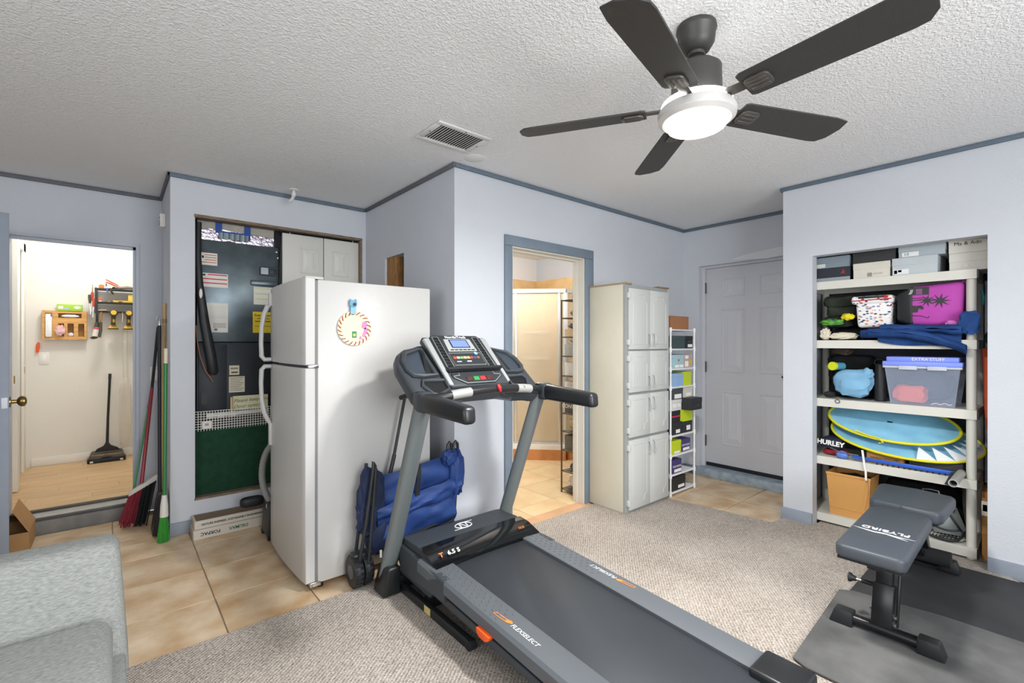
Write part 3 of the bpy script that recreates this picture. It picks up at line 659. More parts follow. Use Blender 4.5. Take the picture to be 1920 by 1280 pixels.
q = M(); q.hexa([(1.755, 1.76, .145), (1.797, 1.76, .145), (1.797, 2.18, .09), (1.755, 2.18, .09), (1.755, 1.76, zt(1.76)+.002), (1.797, 1.76, zt(1.76)+.002), (1.785, 2.235, .27), (1.755, 2.235, .272)], bev=.01, seg=2); q.build('side_shell', m_tmd, tm)
# lettering on the hood
Tl = basis((1.235, 1.925, .285), (1, 0, 0), (0, .94, .35))
text('T', .038, Tl @ Matrix.Translation((-.050, -.004, .004)), m_org_print, hood, 'hood_lettering', shear=.2, bold=.001)
text('6.5 S', .036, Tl @ Matrix.Translation((.020, -.004, .004)), m_wht_print, hood, 'hood_lettering', shear=.2, bold=.001)
text('10.0', .024, Tl @ Matrix.Translation((.46, .0, .004)), m_org_print, hood, 'hood_lettering', shear=.2)
Te = basis((1.46, 2.135, .2985), (1, 0, 0), (0, 1, 0))
q = M()
el = [(.05*math.cos(t*math.pi/14), .034*math.sin(t*math.pi/14), 0) for t in range(28)]
q.tube(el, .0035, 5, closed=True, T=Te)
for p in ([(-.028, -.03), (-.012, .03)], [(-.012, .03), (.012, -.03)], [(.012, -.03), (.028, .03)]): q.box(-.004, .004, 0, math.dist(*p), 0, .002, T=Te @ Matrix.Translation((p[0][0], p[0][1], 0)) @ Matrix.Rotation(math.atan2(p[1][1]-p[0][1], p[1][0]-p[0][0])-R90, 4, 'Z'))
q.box(-.078, .0, -.036, -.032, 0, .0015, T=Te).box(.0, .078, .032, .036, 0, .0015, T=Te)
lab(q.build('hood_emblem', m_wht_print, hood), 'silver oval letter emblem on the motor hood')
# uprights
for x in (1.080, 1.815):
    q = M(); q.tube([(x, 2.290, .03), (x, 2.275, .10), (x, 1.905, 1.02)], [.046, .046, .045], 16, flat=.62); q.build('upright', m_up, tm)
    q = M(); q.hexa([(x-.055, 2.205, .0125), (x+.045, 2.205, .0125), (x+.045, 2.335, .0125), (x-.055, 2.335, .0125), (x-.037, 2.185, .165), (x+.035, 2.185, .165), (x+.035, 2.300, .165), (x-.037, 2.300, .165)], bev=.014, seg=3); q.build('upright_boot', m_tmb, tm)
# console shell: sloped wing with two trays
CO = (1.443, 1.89, 1.045); vdir = (0, .79, .613)
Tc = basis(CO, (1,0,0), vdir)
half = [(.10, .035), (.20, .03), (.30, -.02), (.368, -.03), (.392, .05), (.397, .25), (.372, .335), (.31, .385), (.22, .40)]
poly = half + [(-x, y) for x, y in half[::-1]]
q = M(); q.prism(poly, -.085, -.012, T=Tc, bev=.022, seg=3); con = q.build('console_shell', m_tmd, tm)
m_tray = mat('tray_slate', '39424c', rough=.3, spec=.5)
for s in (-1, 1):
    def P2(L): return [(s*x, y) for x, y in L]
    ring = P2([(.225, .36), (.33, .325), (.36, .27), (.362, .20), (.345, .165), (.30, .155), (.225, .155)])
    q = M(); q.tube([(x, y, -.004) for x, y in ring], .014, 8, closed=True, T=Tc); q.build('tray_rim', m_tmd, tm)
    pts = ring if s > 0 else ring[::-1]
    q = M(); q.prism(pts, -.014, -.009, T=Tc); q.build('accessory_tray', m_tray, tm)
    q = M(); q.hexa([(s*.228, .17, -.01), (s*.275, .17, -.01), (s*.275, .175, -.01), (s*.228, .175, -.01), (s*.228, .33, .012), (s*.235, .33, .012), (s*.235, .335, .012), (s*.228, .335, .012)], T=Tc); q.build('tray_divider', m_tmb, tm)
    ring2 = P2([(.20, .12), (.315, .125), (.33, .09), (.30, .03), (.27, .02), (.20, .055)])
    q = M(); q.tube([(x, y, -.006) for x, y in ring2], .009, 8, closed=True, T=Tc); q.build('cup_rim', m_tmd, tm)
    q = M(); q.prism(ring2 if s < 0 else ring2[::-1], -.0125, -.009, T=Tc); q.build('cup_recess', mat('recess_black', '121416', rough=.5), tm)
# display panel
DX = 1.440
Td = basis((DX, 1.945, 1.098), (1,0,0), (0, .736, .677))
q = M(); q.hexa([(-.185, -.02, -.06), (.185, -.02, -.06), (.205, .345, -.045), (-.205, .345, -.045), (-.185, -.02, 0), (.185, -.02, 0), (.205, .345, 0), (-.205, .345, 0)], bev=.012, T=Td, seg=3); dp = q.build('display_panel', m_tmd, tm)
m_silver = mat('console_silver', 'b4b7b8', rough=.4, metal=.35)
for s in (-1, 1):
    q = M(); q.hexa([(s*.172, -.012, -.01), (s*.194, -.004, -.01), (s*.205, .325, -.01), (s*.168, .332, -.01), (s*.172, -.012, .007), (s*.192, -.004, .005), (s*.205, .325, .005), (s*.168, .332, .007)], bev=.003, T=Td, seg=1); q.build('side_strip', m_silver, dp)
q = M(); q.prism(rrect(-.16, .16, .085, .350, .02), -.004, .006, T=Td, bev=.003, seg=1); face = q.build('control_face', mat('console_face', '2e3235', rough=.4), dp)
m_bezel = mat('bezel_grey', 'a3a8a6', rough=.4)
q = M(); q.prism([(-.092, .222), (.092, .222), (.086, .318), (-.086, .318)], .005, .008, T=Td, bev=.002, seg=1); q.build('screen_bezel', m_bezel, dp)
q = M(); q.prism([(-.060, .248), (.060, .248), (.058, .310), (-.058, .310)], .0075, .0095, T=Td); q.build('screen_border', m_tmb, dp)
q = M(); q.prism([(-.053, .253), (.053, .253), (.051, .305), (-.051, .305)], .009, .0105, T=Td); lab(q.build('screen', mat('lcd_blue', '6a7fe0', rough=.25, emit=.45), dp), 'blue-lit display screen')
for i in range(6):
    q = M(); q.box(-.078+i*.027, -.056+i*.027, .228, .236, .0075, .0098, T=Td, bev=.001, seg=1); q.build('key', m_tmb, dp)
for s in (-1, 1):
    q = M(); q.tube([(s*.148, .335, .006), (s*.112, .335, .006), (s*.112, .10, .006), (s*.154, .10, .006)], .0014, 4, closed=True, T=Td); q.build('key_outline', m_bezel, dp)
    for i in range(10):
        q = M(); y = .318 - i*.0228; q.box(s*.131-.014, s*.131+.014, y-.008, y+.008, .005, .0085, T=Td, bev=.0015, seg=1); k = q.build('key', mat('key_dark', '0e0f10', rough=.3), dp)
q = M(); q.tube([(-.10, .12, .006), (-.10, .21, .006), (.10, .21, .006), (.10, .12, .006)], .0014, 4, closed=True, T=Td); q.build('key_outline', m_bezel, dp)
for i, c in enumerate(('c9542c', 'b8b9b4', '7fae6a', 'd8c9a0', 'd8a97a', 'a8443a', '3b4f8f', '8d5a3a')):
    q = M(); q.box(-.088+i*.0215, -.069+i*.0215, .165, .182, .006, .0082, T=Td, bev=.001, seg=1); q.build('program_key', mat('pk'+c, c, rough=.5), dp)
q = M(); q.box(-.014, .014, .142, .149, .006, .0075, T=Td).box(-.078, -.05, .142, .147, .006, .0075, T=Td); q.build('face_print', m_wht_print, dp)
q = M(); q.lathe([(.001, .0065), (.011, .0065), (.011, .0075), (.001, .008)], 16, T=Td @ Matrix.Translation((.072, .205, 0))); lab(q.build('round_sticker', mat('sticker_blue', '8fb4e6', rough=.4), dp), 'round pale blue sticker')
text('NordicTrack', .026, Td @ Matrix.Translation((0, .3335, .0065)), m_wht_print, dp, 'console_lettering', bold=.0006)
q = M(); q.tube([(-.172, .082, .020), (.172, .082, .020)], .0095, 10, T=Td).box(-.168, .168, .072, .090, -.002, .016, T=Td, bev=.003); q.build('book_ledge', m_tmb, dp)
q = M(); q.prism([(-.155, .066), (.155, .066), (.155, .035), (.09, -.012), (-.09, -.012), (-.155, .035)], -.002, .006, T=Td, bev=.002, seg=1); q.build('lower_plate', MATS['console_face'], dp)
q = M(); q.tube([(-.11, .064, .0065), (-.11, .048, .0065), (-.148, .044, .0065), (-.145, .034, .0065), (-.088, -.006, .0065), (.088, -.006, .0065), (.145, .034, .0065), (.148, .044, .0065), (.11, .048, .0065), (.11, .064, .0065)], .0016, 4, T=Td); q.build('plate_outline', m_bezel, dp)
for x, c in ((-.062, '50282a'), (-.020, '2f8f4b'), (.020, 'b8323a'), (.062, '50282a')):
    q = M(); q.box(x-.018, x+.018, .008, .034, .005, .010, T=Td, bev=.002, seg=1); kb = q.build('control_key', mat('ck'+c, c, rough=.45), dp)
# handlebar, pulse grips, arms
hb = [(1.10, 1.88, 1.040), (1.16, 1.85, 1.050), (1.26, 1.84, 1.062), (1.445, 1.838, 1.070), (1.63, 1.84, 1.062), (1.73, 1.85, 1.050), (1.79, 1.88, 1.040)]
q = M(); q.tube(hb, .021, 14); q.build('handlebar', m_tmb, tm)
for P in ([(1.195, 1.846, 1.0545), (1.24, 1.842, 1.060), (1.300, 1.8395, 1.0640)], [(1.590, 1.8395, 1.0640), (1.645, 1.842, 1.060), (1.690, 1.846, 1.0545)]):
    q = M(); q.tube(P, .0225, 14); lab(q.build('pulse_grip', mat('pulse_steel', 'b2b3b1', rough=.35, metal=.4), tm), 'silver pulse sensor grip')
for x in (1.068, 1.825):
    q = M(); q.hexa([(x-.031, 1.505, .975), (x+.031, 1.505, .975), (x+.033, 1.93, .990), (x-.033, 1.93, .990), (x-.031, 1.512, 1.048), (x+.031, 1.512, 1.048), (x+.033, 1.93, 1.078), (x-.033, 1.93, 1.078)], bev=.020, seg=4); q.build('arm', m_tmb, tm)
    q = M(); q.hexa([(x-.034, 1.83, .984), (x+.034, 1.83, .984), (x+.036, 1.90, .985), (x-.036, 1.90, .985), (x-.034, 1.83, 1.074), (x+.034, 1.83, 1.074), (x+.036, 1.90, 1.080), (x-.036, 1.90, 1.080)], bev=.018, seg=3); q.build('arm_collar', m_tmd, tm)
q = M(); q.tube([(1.45, 1.818, 1.092), (1.455, 1.814, 1.079), (1.46, 1.813, 1.064), (1.465, 1.815, 1.054)], [.008, .011, .008, .005], 8); lab(q.build('safety_clip', mat('safety_red', 'c4242c', rough=.4), tm), 'red safety key clip')
q = M(); q.tube([(1.455, 1.815, 1.064), (1.47, 1.808, 1.044), (1.485, 1.812, 1.034), (1.49, 1.825, 1.049)], .003, 6); q.build('safety_cord', m_black, tm)
# ------------------------------------------------------------------ rubber mats and weight bench
m_matA = mat('rubber_mat_grey', '676766', rough=.75, col2='4a4a4b', vscale=5, bump=.1, bscale=400)
m_matB = mat('rubber_mat_black', '38393b', rough=.7, col2='2c2d2f', vscale=4, bump=.12, bscale=350)
q = M(); q.prism([(2.62, -1.2), (3.69, -1.2), (3.69, .72), (2.62, .72)], .0125, .0185); o = q.build('rubber_mat', m_matB); tag(o, 'black speckled rubber mat reaching under the storage shelf wall', 'mat')
q = M(); q.prism([(2.05, -1.2), (2.955, -1.2), (2.95, .36), (2.90, .70), (2.86, .755), (2.10, .715), (2.075, .66)], .0190, .0245); o = q.build('rubber_mat', m_matA); tag(o, 'worn grey rubber mat under the front foot of the weight bench', 'mat')
ZM = .0245
bn = thing('weight_bench', 'black padded flat weight bench on two tube feet', 'bench', (2.95, .53, ZM))
m_pad = mat('bench_vinyl', '41464d', rough=.45, spec=.45, bump=.06, bscale=260)
m_bfr = mat('bench_frame_black', '17181a', rough=.28, spec=.5)
def pad(poly, z0, z1, bev): 
    q = M(); q.prism(poly, z0, z1, bev=bev, seg=3); return q
q = pad([(2.285, .405), (2.31, .388), (2.93, .402), (2.985, .425), (2.99, .50), (2.985, .61), (2.93, .645), (2.31, .625), (2.285, .605)], .414, .470, .016); bp_ = q.build('back_pad', m_pad, bn)
q = pad([(3.005, .392), (3.04, .375), (3.37, .368), (3.405, .385), (3.415, .53), (3.42, .68), (3.39, .702), (3.06, .672), (3.02, .655), (3.005, .53)], .420, .484, .018); q.build('seat_pad', m_pad, bn)
q = M(); q.prism([(2.30, .40), (2.98, .415), (2.98, .635), (2.30, .615)], .405, .415); q.build('pad_board', m_black, bn)
q = M(); q.prism([(3.02, .395), (3.40, .385), (3.40, .685), (3.02, .655)], .410, .421); q.build('pad_board', m_black, bn)
Tb = basis((2.60, .512, .4705), (0, 1, .0), (-1, 0, 0))
text('FLYBIRD', .044, Tb @ Matrix.Translation((0, .008, 0)), m_wht_print, bp_, 'pad_lettering', bold=.0012, spacing=1.05)
q = M(); q.prism([(-.11, .052), (-.05, .054), (.0, .048), (.03, .056), (.06, .052), (.11, .046), (.06, .062), (.03, .068), (-.01, .060), (-.05, .072), (-.09, .082), (-.05, .062)], 0, .0006, T=Tb @ Matrix.Translation((0, -.004, 0))); lab(q.build('pad_emblem', m_wht_print, bp_), 'white winged emblem printed on the back pad')
yc = .515
q = M(); q.box(2.40, 3.38, yc-.022, yc+.022, .355, .406, bev=.004); q.build('main_beam', m_bfr, bn)
def foot(x, y0, y1, capmat):
    q = M(); q.tube([(x, y0+.03, ZM+.030), (x, y1-.03, ZM+.030)], .0235, 14); q.build('foot_tube', m_bfr, bn)
    for s, y in ((1, y0), (-1, y1)):
        q = M(); q.hexa([(x-.036, min(y, y+s*.09), ZM), (x+.036, min(y, y+s*.09), ZM), (x+.036, max(y, y+s*.09), ZM), (x-.036, max(y, y+s*.09), ZM), (x-.030, min(y, y+s*.09)+(.02 if s > 0 else 0), ZM+.062), (x+.030, min(y, y+s*.09)+(.02 if s > 0 else 0), ZM+.062), (x+.030, max(y, y+s*.09)-(.02 if s < 0 else 0), ZM+.062), (x-.030, max(y, y+s*.09)-(.02 if s < 0 else 0), ZM+.062)], bev=.006); q.build('foot_cap', m_black, bn)
foot(2.545, .305, .705, m_black); foot(3.56, .37, .70, m_black)
# front post: outer sleeve and inner post
def bar(a, b, wx, wy, mt, name, parent=bn):
    a, b = Vector(a), Vector(b); T = basis(a, (b-a).cross(Vector((0,1,0))), b-a) ; L = (b-a).length
    q = M(); q.box(-wx/2, wx/2, 0, L, -wy/2, wy/2, bev=.003, T=T); return q.build(name, mt, parent)
sl_ = bar((2.555, yc, ZM+.04), (2.60, yc, .235), .055, .075, m_bfr, 'post_sleeve')
bar((2.59, yc, .20), (2.635, yc, .405), .042, .060, m_bfr, 'inner_post')
bar((2.565, yc-.048, ZM+.05), (2.66, yc-.048, .39), .016, .012, m_bfr, 'side_strut')
q = M(); q.cyl((2.60, yc+.035, .215), (2.60, yc+.085, .215), .010, 10); q.build('pin_sleeve', m_bfr, bn)
q = M(); q.cyl((2.60, yc+.085, .215), (2.60, yc+.105, .215), .006, 10); q.build('pin_shaft', m_chrome, bn)
q = M(); q.lathe([(.010, 0), (.014, .012), (.020, .020), (.021, .028), (.012, .032)], 16, T=basis((2.60, yc+.105, .215), (1,0,0), (0,0,-1))); q.build('pull_knob', m_black, bn)
for s in (-1, 1):
    for z in (.085, .115):
        q = M(); q.cyl((2.560+(z-.085)*.25, yc+s*.037, z), (2.560+(z-.085)*.25, yc+s*.048, z), .009, 6); q.build('bolt', m_chrome, bn)
bar((3.30, yc, .37), (3.545, yc, ZM+.05), .045, .05, m_bfr, 'rear_post')
bar((3.05, yc, .36), (3.42, yc, .13), .03, .03, m_bfr, 'rear_brace')
q = M(); q.cyl((3.47, .40, .115), (3.47, .62, .115), .042, 18); q.build('foam_roller', mat('foam_black', '202122', rough=.85), bn)
q = M(); q.cyl((3.515, .55, .13), (3.515, .58, .13), .012, 8); q.build('bolt', m_chrome, bn)

# ------------------------------------------------------------------ folded wagon between refrigerator and treadmill
wg = thing('folding_wagon', 'folded blue fabric utility wagon with black frame and wheels', 'wagon', (1.25, 2.44, 0))
m_blue = mat('wagon_blue', '27437f', rough=.6, spec=.4, var=.3, vscale=9)
m_navy = mat('wagon_navy', '1c2a4a', rough=.7, var=.2, vscale=9)
m_frame = mat('wagon_frame', '26282a', rough=.45)
def wfn(x0, x1, z0, z1, y0, bul, seed, sag=.0, slant=.05):
    def f(u, v):
        x = x0+(x1-x0)*u; z = z0+(z1-z0)*v + slant*(u-.5) - sag*math.sin(math.pi*u)*v
        y = y0 - bul*math.sin(math.pi*v) + .022*mnoise.noise(Vector((u*5+seed, v*3.4, seed))) + .008*math.sin(u*9+v*7+seed)
        return (x, y, z)
    return f
q = M(); q.sheet(wfn(1.10, 1.60, .40, .585, 2.445, .012, 1.3), 22, 10, .004); q.build('side_panel', m_blue, wg)
q = M(); q.sheet(wfn(1.08, 1.62, .34, .44, 2.415, .03, 4.1, slant=.09), 22, 10, .004); q.build('fabric_fold', m_blue, wg)
q = M(); q.sheet(wfn(1.09, 1.60, .19, .37, 2.425, .012, 7.7, slant=.06), 22, 10, .004); q.build('fabric_bottom', m_blue, wg)
q = M(); q.blob((1.065, 2.44, .43), (.075, .042, .19), .35, 2.6, 3, 3, .8); q.build('end_panel', m_navy, wg)
q = M(); q.blob((1.04, 2.425, .37), (.06, .035, .08), .4, 3, 8, 3, .8); q.build('end_fold', m_navy, wg)
q = M(); q.blob((1.600, 2.425, .50), (.050, .045, .135), .4, 2.6, 5, 3, .8); q.build('end_panel', m_blue, wg)
q = M(); q.blob((1.56, 2.425, .605), (.055, .035, .045), .4, 3, 9, 3, .8); q.build('end_fold', m_blue, wg)
q = M(); q.blob((1.09, 2.44, .26), (.06, .045, .12), .3, 2.6, 11, 3, .8); q.build('lower_pocket', m_navy, wg)
q = M(); q.sheet(lambda u, v: (1.325+.025*u-.02*v, 2.398-.004*math.sin(3*v), .60-.24*v), 2, 10, .003); q.build('strap', m_black, wg)
def wt(pts, r=.0095, name='frame_tube'): q = M(); q.tube(pts, r, 8); return q.build(name, m_frame, wg)
wt([(.975, 2.385, .14), (1.005, 2.366, .36), (1.045, 2.372, .62), (1.05, 2.378, .665), (1.06, 2.378, .64)]); wt([(1.02, 2.372, .13), (1.035, 2.362, .36), (1.06, 2.368, .63)])
wt([(.985, 2.47, .12), (1.02, 2.47, .40), (1.05, 2.47, .64)])
for x in (1.555, 1.60): wt([(x, 2.44, .40), (x-.006, 2.44, .62), (x, 2.44, .675), (x+.012, 2.44, .69), (x+.024, 2.44, .675), (x+.028, 2.44, .62), (x+.028, 2.44, .42)], .0095)
wt([(1.01, 2.42, .17), (1.30, 2.42, .20), (1.60, 2.44, .23)], .010); wt([(1.01, 2.46, .14), (1.60, 2.46, .18)], .010); wt([(1.60, 2.44, .22), (1.625, 2.45, .45), (1.615, 2.45, .6)])
# pull handle
q = M(); q.tube([(1.10, 2.47, .18), (1.19, 2.475, .55), (1.22, 2.478, .66)], .012, 8); q.build('handle_sleeve', m_frame, wg)
q = M(); q.tube([(1.21, 2.478, .62), (1.285, 2.48, .975)], .009, 8); q.build('handle_pole', m_frame, wg)
q = M(); q.tube([(1.25, 2.455, .985), (1.28, 2.478, .988), (1.315, 2.505, .985)], .014, 10); q.build('handle_grip', m_black, wg)
for cx, cy in ((.968, 2.425), (1.024, 2.43), (1.560, 2.43), (1.606, 2.43)):
    Tw = basis((cx, cy, .0955), (0, 1, 0), (0, 0, 1))
    q = M(); q.lathe([(.05, -.024), (.074, -.024), (.082, -.014), (.083, 0), (.082, .014), (.074, .024), (.05, .024)], 30, T=Tw)
    for k in range(20):
        a = 2*math.pi*k/20; q.box(.078, .086, -.006, .006, -.016, .016, T=Tw @ Matrix.Rotation(a, 4, 'Z'))
    w_ = q.build('wheel', m_black, wg)
    q = M(); q.lathe([(.012, -.027), (.052, -.022), (.052, .022), (.012, .027)], 20, T=Tw); hb_ = q.build('hub', mat('hub_grey', '595b5d', rough=.5), w_)
q = M(); q.box(.950, 1.042, 2.395, 2.46, .14, .19, bev=.012); q.build('caster_bracket', m_frame, wg)
q = M(); q.box(.953, .9555, 2.40, 2.412, .14, .17); q.build('caster_sticker', m_white, wg)
q = M(); q.box(1.10, 1.112, 2.408, 2.412, .13, .17); q.build('care_tag', m_white, wg)

# ------------------------------------------------------------------ tall pantry cabinet
m_cabs = mat('cabinet_cream', 'cbc7b6', rough=.5, var=.04)
m_cabf = mat('cabinet_frame', '999d9b', rough=.6, var=.06)
m_cabd = mat('cabinet_door', 'c3c5c2', rough=.45)
cb = thing('pantry_cabinet', 'tall cream pantry cabinet with four pairs of grey-white doors', 'cabinet', (3.21, 2.3, .012))
cx0, cx1, cy0, cy1 = 2.925, 3.50, 2.135, 2.482
q = M(); q.box(cx0, cx1, cy0+.02, cy1, .014, 1.742, bev=.002); q.build('carcass', m_cabs, cb)
q = M()
for B in ((cx0, cx0+.034, .014, 1.742), (cx1-.012, cx1, .014, 1.742)): q.box(B[0], B[1], cy0, cy0+.02, B[2], B[3])
for z0, z1 in ((.014, .038), (.556, .585), (.898, .925), (1.232, 1.252), (1.706, 1.742)): q.box(cx0+.034, cx1-.012, cy0, cy0+.02, z0, z1)
q.build('face_frame', m_cabf, cb)
for (z0, z1, hp) in ((1.248, 1.712, 'lo'), (.921, 1.236, 'lo'), (.581, .902, 'hi'), (.034, .560, 'hi')):
    for i, (a, b) in enumerate(((2.955, 3.224), (3.228, 3.494))):
        q = M(); q.box(a, b, cy0-.018, cy0-.001, z0, z1, bev=.003); dr = q.build('door', m_cabd, cb)
        Tp = basis((a, cy0-.018, z0), (1,0,0), (0,0,1)); w, h = b-a, z1-z0
        # routed cathedral outline
        k = .05; pl_ = [(.045, .04), (w-.045, .04), (w-.045, h-.10), (w-.075, h-.085), (w-.085, h-.045), (.085, h-.045), (.075, h-.085), (.045, h-.10)]
        if hp == 'hi': pl_ = [(x, h-y) for x, y in pl_][::-1]
        q = M(); q.tube([(x, y, .0005) for x, y in pl_], .0022, 5, closed=True, T=Tp); q.build('routed_moulding', m_cabd, dr)
        zc = z0+.075 if hp == 'lo' else z1-.075; xc = 3.198 if i == 0 else 3.262
        q = M(); q.tube([(xc, cy0-.018, zc+.045), (xc, cy0-.036, zc+.045), (xc, cy0-.046, zc+.03), (xc, cy0-.046, zc-.03), (xc, cy0-.036, zc-.045), (xc, cy0-.018, zc-.045)], .0055, 8); q.build('handle', mat('handle_pewter', 'c6c8c8', rough=.35, metal=.4), dr)
        if i == 0:
            for zz in (z0+.055, z1-.055):
                q = M(); q.box(2.938, 2.968, cy0-.022, cy0+.0, zz-.022, zz+.022, bev=.003).cyl((2.952, cy0-.021, zz-.026), (2.952, cy0-.021, zz+.026), .005, 8); q.build('hinge', m_cabd, dr)
q = M(); q.prism([(cx0-.004, 2.12), (2.985, 2.115), (3.02, 2.15), (3.0, cy1), (cx0-.004, cy1)], 1.7425, 1.754); lab(q.build('top_board', mat('board_edge', 'a08b6c', rough=.8), cb), 'loose fibreboard strip on top')
q = M(); q.prism([(3.36, 2.13), (3.505, 2.12), (3.505, 2.3), (3.40, 2.3)], 1.7425, 1.754); lab(q.build('top_board', mat('board_brown', '8a6a4c', rough=.8), cb), 'brown fibreboard scrap on top')

# ------------------------------------------------------------------ white shoe rack with boxes
rk = thing('shoe_rack', 'white tube shoe rack filled with shoe boxes beside the cabinet', 'rack', (3.76, 2.3, 0))
m_rk = mat('rack_white', 'e4e5e7', rough=.4)
RX0, RX1, RY0, RY1 = 3.575, 3.965, 2.15, 2.43
RZ = [.03, .179, .344, .509, .923, 1.079, 1.248, 1.415]
for x in (RX0, RX1):
    for y in (RY0, RY1): q = M(); q.cyl((x, y, 0), (x, y, 1.425), .0085, 10); q.build('post', m_rk, rk)
for z in RZ:
    for y in (RY0, RY1): q = M(); q.cyl((RX0, y, z-.008), (RX1, y, z-.008), .007, 8); q.build('shelf_rail', m_rk, rk)
    for x in (RX0, RX1): q = M(); q.cyl((x, RY0, z-.008), (x, RY1, z-.008), .007, 8); q.build('shelf_rail', m_rk, rk)
    q = M(); q.box(RX0+.006, RX1-.006, RY0+.006, RY1-.006, z-.003, z); q.build('shelf_sheet', m_rk, rk)
    for x in (RX0, RX1):
        for y in (RY0, RY1): q = M(); q.cyl((x, y, z-.026), (x, y, z+.012), .0125, 10); q.build('connector', m_rk, rk)
def shoebox(label, x0, x1, y0, y1, z0, z1, col, lid=None, group='shoe boxes on the white rack', lidh=.3, mark=None, face='-y', cat='box', name='shoe_box', print_=None, printcol=None, rough=.6):
    lid = lid or col; b = thing(name, label, cat, ((x0+x1)/2, (y0+y1)/2, z0), group=group)
    h = z1-z0; zl = z1-h*lidh
    q = M(); q.box(x0+.002, x1-.002, y0+.002, y1-.002, z0, z1-.004); q.build('box_body', mat('bx'+col, col, rough=rough, var=.05, vscale=10), b)
    q = M(); q.box(x0, x1, y0, y1, zl, z1, bev=.0015, seg=1); q.build('lid', mat('bx'+lid, lid, rough=rough, var=.05, vscale=10), b)
    def FT(u, v, w):   # point on the visible face, u across 0..1, v up 0..1
        return (x0+(x1-x0)*u, y0-w, z0+h*v) if face == '-y' else (x0-w, y1+(y0-y1)*u, z0+h*v)
    if mark:
        for (u0, u1, v0, v1, c) in mark:
            p0 = FT(u0, v0, .0006); p1 = FT(u1, v1, .0002)
            q = M()
            if face == '-y': q.box(p0[0], p1[0], p0[1], p1[1]+.0008, p0[2], p1[2])
            else: q.box(p0[0], p1[0]+.0008, p1[1], p0[1], p0[2], p1[2])
            q.build('box_label', mat('lb'+c, c, rough=.6), b)
    if print_:
        for (s, size, u, v, c) in print_:
            p = FT(u, v, .0009); ex = (1,0,0) if face == '-y' else (0,-1,0)
            text(s, size, basis(p, ex, (0,0,1)), mat('pr'+c, c, rough=.6), b, 'box_lettering')
    return b
Y0 = 2.157
def sb(label, x0, x1, z, h, col, **k):
    y0 = k.pop('y0', Y0); return shoebox(label, x0, x1, y0, y0+k.pop('dep', .26), z, z+h, col, **k)
W = 'f0efe9'
sb('plain brown cardboard box on top of the white shoe rack', 3.60, 3.90, 1.4165, .112, 'a1704c', lidh=.04, group='boxes on the white rack', cat='box', name='cardboard_box', y0=2.165, dep=.24)
sb('dark green shoe box on the uppermost tier of the white rack', 3.595, 3.825, 1.2485, .11, '3e4f50')
sb('black shoe box with white label on the uppermost tier of the white rack', 3.83, 3.955, 1.2485, .11, '26292b', mark=[(.3, .9, .1, .34, W)], print_=[('- - -', .02, .5, .55, W)])
sb('pale blue shoe box with red dot on the white rack', 3.595, 3.805, 1.0795, .115, 'a5c5cd', mark=[(.3, .6, .06, .25, W), (.65, .95, .06, .25, W), (.55, .62, .52, .66, 'b03a3a')])
sb('dusty pink shoe box with white and yellow stickers on the white rack', 3.81, 3.945, 1.0795, .115, 'bda7a0', mark=[(.08, .5, .08, .5, W), (.1, .5, .68, .92, W), (.62, .9, .3, .6, 'dcb23e')])
sb('light blue shoe box in front of a lime one on the white rack', 3.595, 3.80, .9235, .112, '93b1d6', dep=.25)
sb('lime green shoe box beside the light blue one on the white rack', 3.805, 3.95, .9235, .118, 'c3d428', y0=2.17, dep=.24)
st4 = .5095
sb('black shoe box with small label at the foot of the tall stack', 3.59, 3.775, st4, .108, '2a2c2e', mark=[(.45, .8, .12, .4, W)])
sb('black shoe box with square white sticker, low in the stack', 3.78, 3.945, st4, .098, '2d2f31', mark=[(.4, .78, .2, .62, W)])
sb('black shoe box with a red stripe in the tall stack', 3.59, 3.745, st4+.1085, .098, '27282b', mark=[(0, 1, .45, .55, 'd0315b')])
sb('lime green shoe box lower in the tall stack under the black box', 3.75, 3.95, st4+.0995, .107, 'c1d31f')
sb('white shoe box in the tall stack below the dark grey one', 3.59, 3.765, st4+.2072, .094, 'd9d9d6', mark=[(.2, .9, .3, .6, 'eeeeee')], print_=[('| | |', .016, .55, .45, '55585a')])
sb('black shoe box jutting out of the white rack', 3.77, 3.955, st4+.2072, .102, '2b2d30', y0=2.07, dep=.30, lidh=.4, print_=[('- -', .022, .6, .4, W)])
sb('dark grey-green shoe box with white label near the stack top', 3.59, 3.79, st4+.302, .100, '454d4e', mark=[(.3, .85, .08, .45, W)])
sb('cream shoe box at the stack top beside the dark grey one', 3.795, 3.95, st4+.310, .094, 'd6d2c7', mark=[(.3, .8, .12, .4, 'f6f4ee')])
sb('lime green shoe box on its own tier in front of a purple box', 3.595, 3.755, .3445, .115, 'c1d224', y0=2.155, dep=.13, mark=[(.3, .85, .05, .22, W)])
sb('purple shoe box with white label behind the lower lime box', 3.76, 3.925, .3445, .108, '4a3f77', y0=2.165, dep=.25, mark=[(.25, .9, .08, .3, W)], print_=[('TOP MODA', .026, .5, .5, 'e8e6ee')])
sb('purple shoe box alone on the second lowest tier of the white rack', 3.595, 3.765, .1795, .115, '463c70', mark=[(.3, .95, .08, .3, W)], print_=[('TOP MODA', .026, .55, .5, 'e8e6ee')])
sb('black shoe box with white label on the lowest rack tier', 3.61, 3.83, .0305, .115, '2a2b2b', mark=[(.45, .9, .14, .36, W)], lidh=.42)
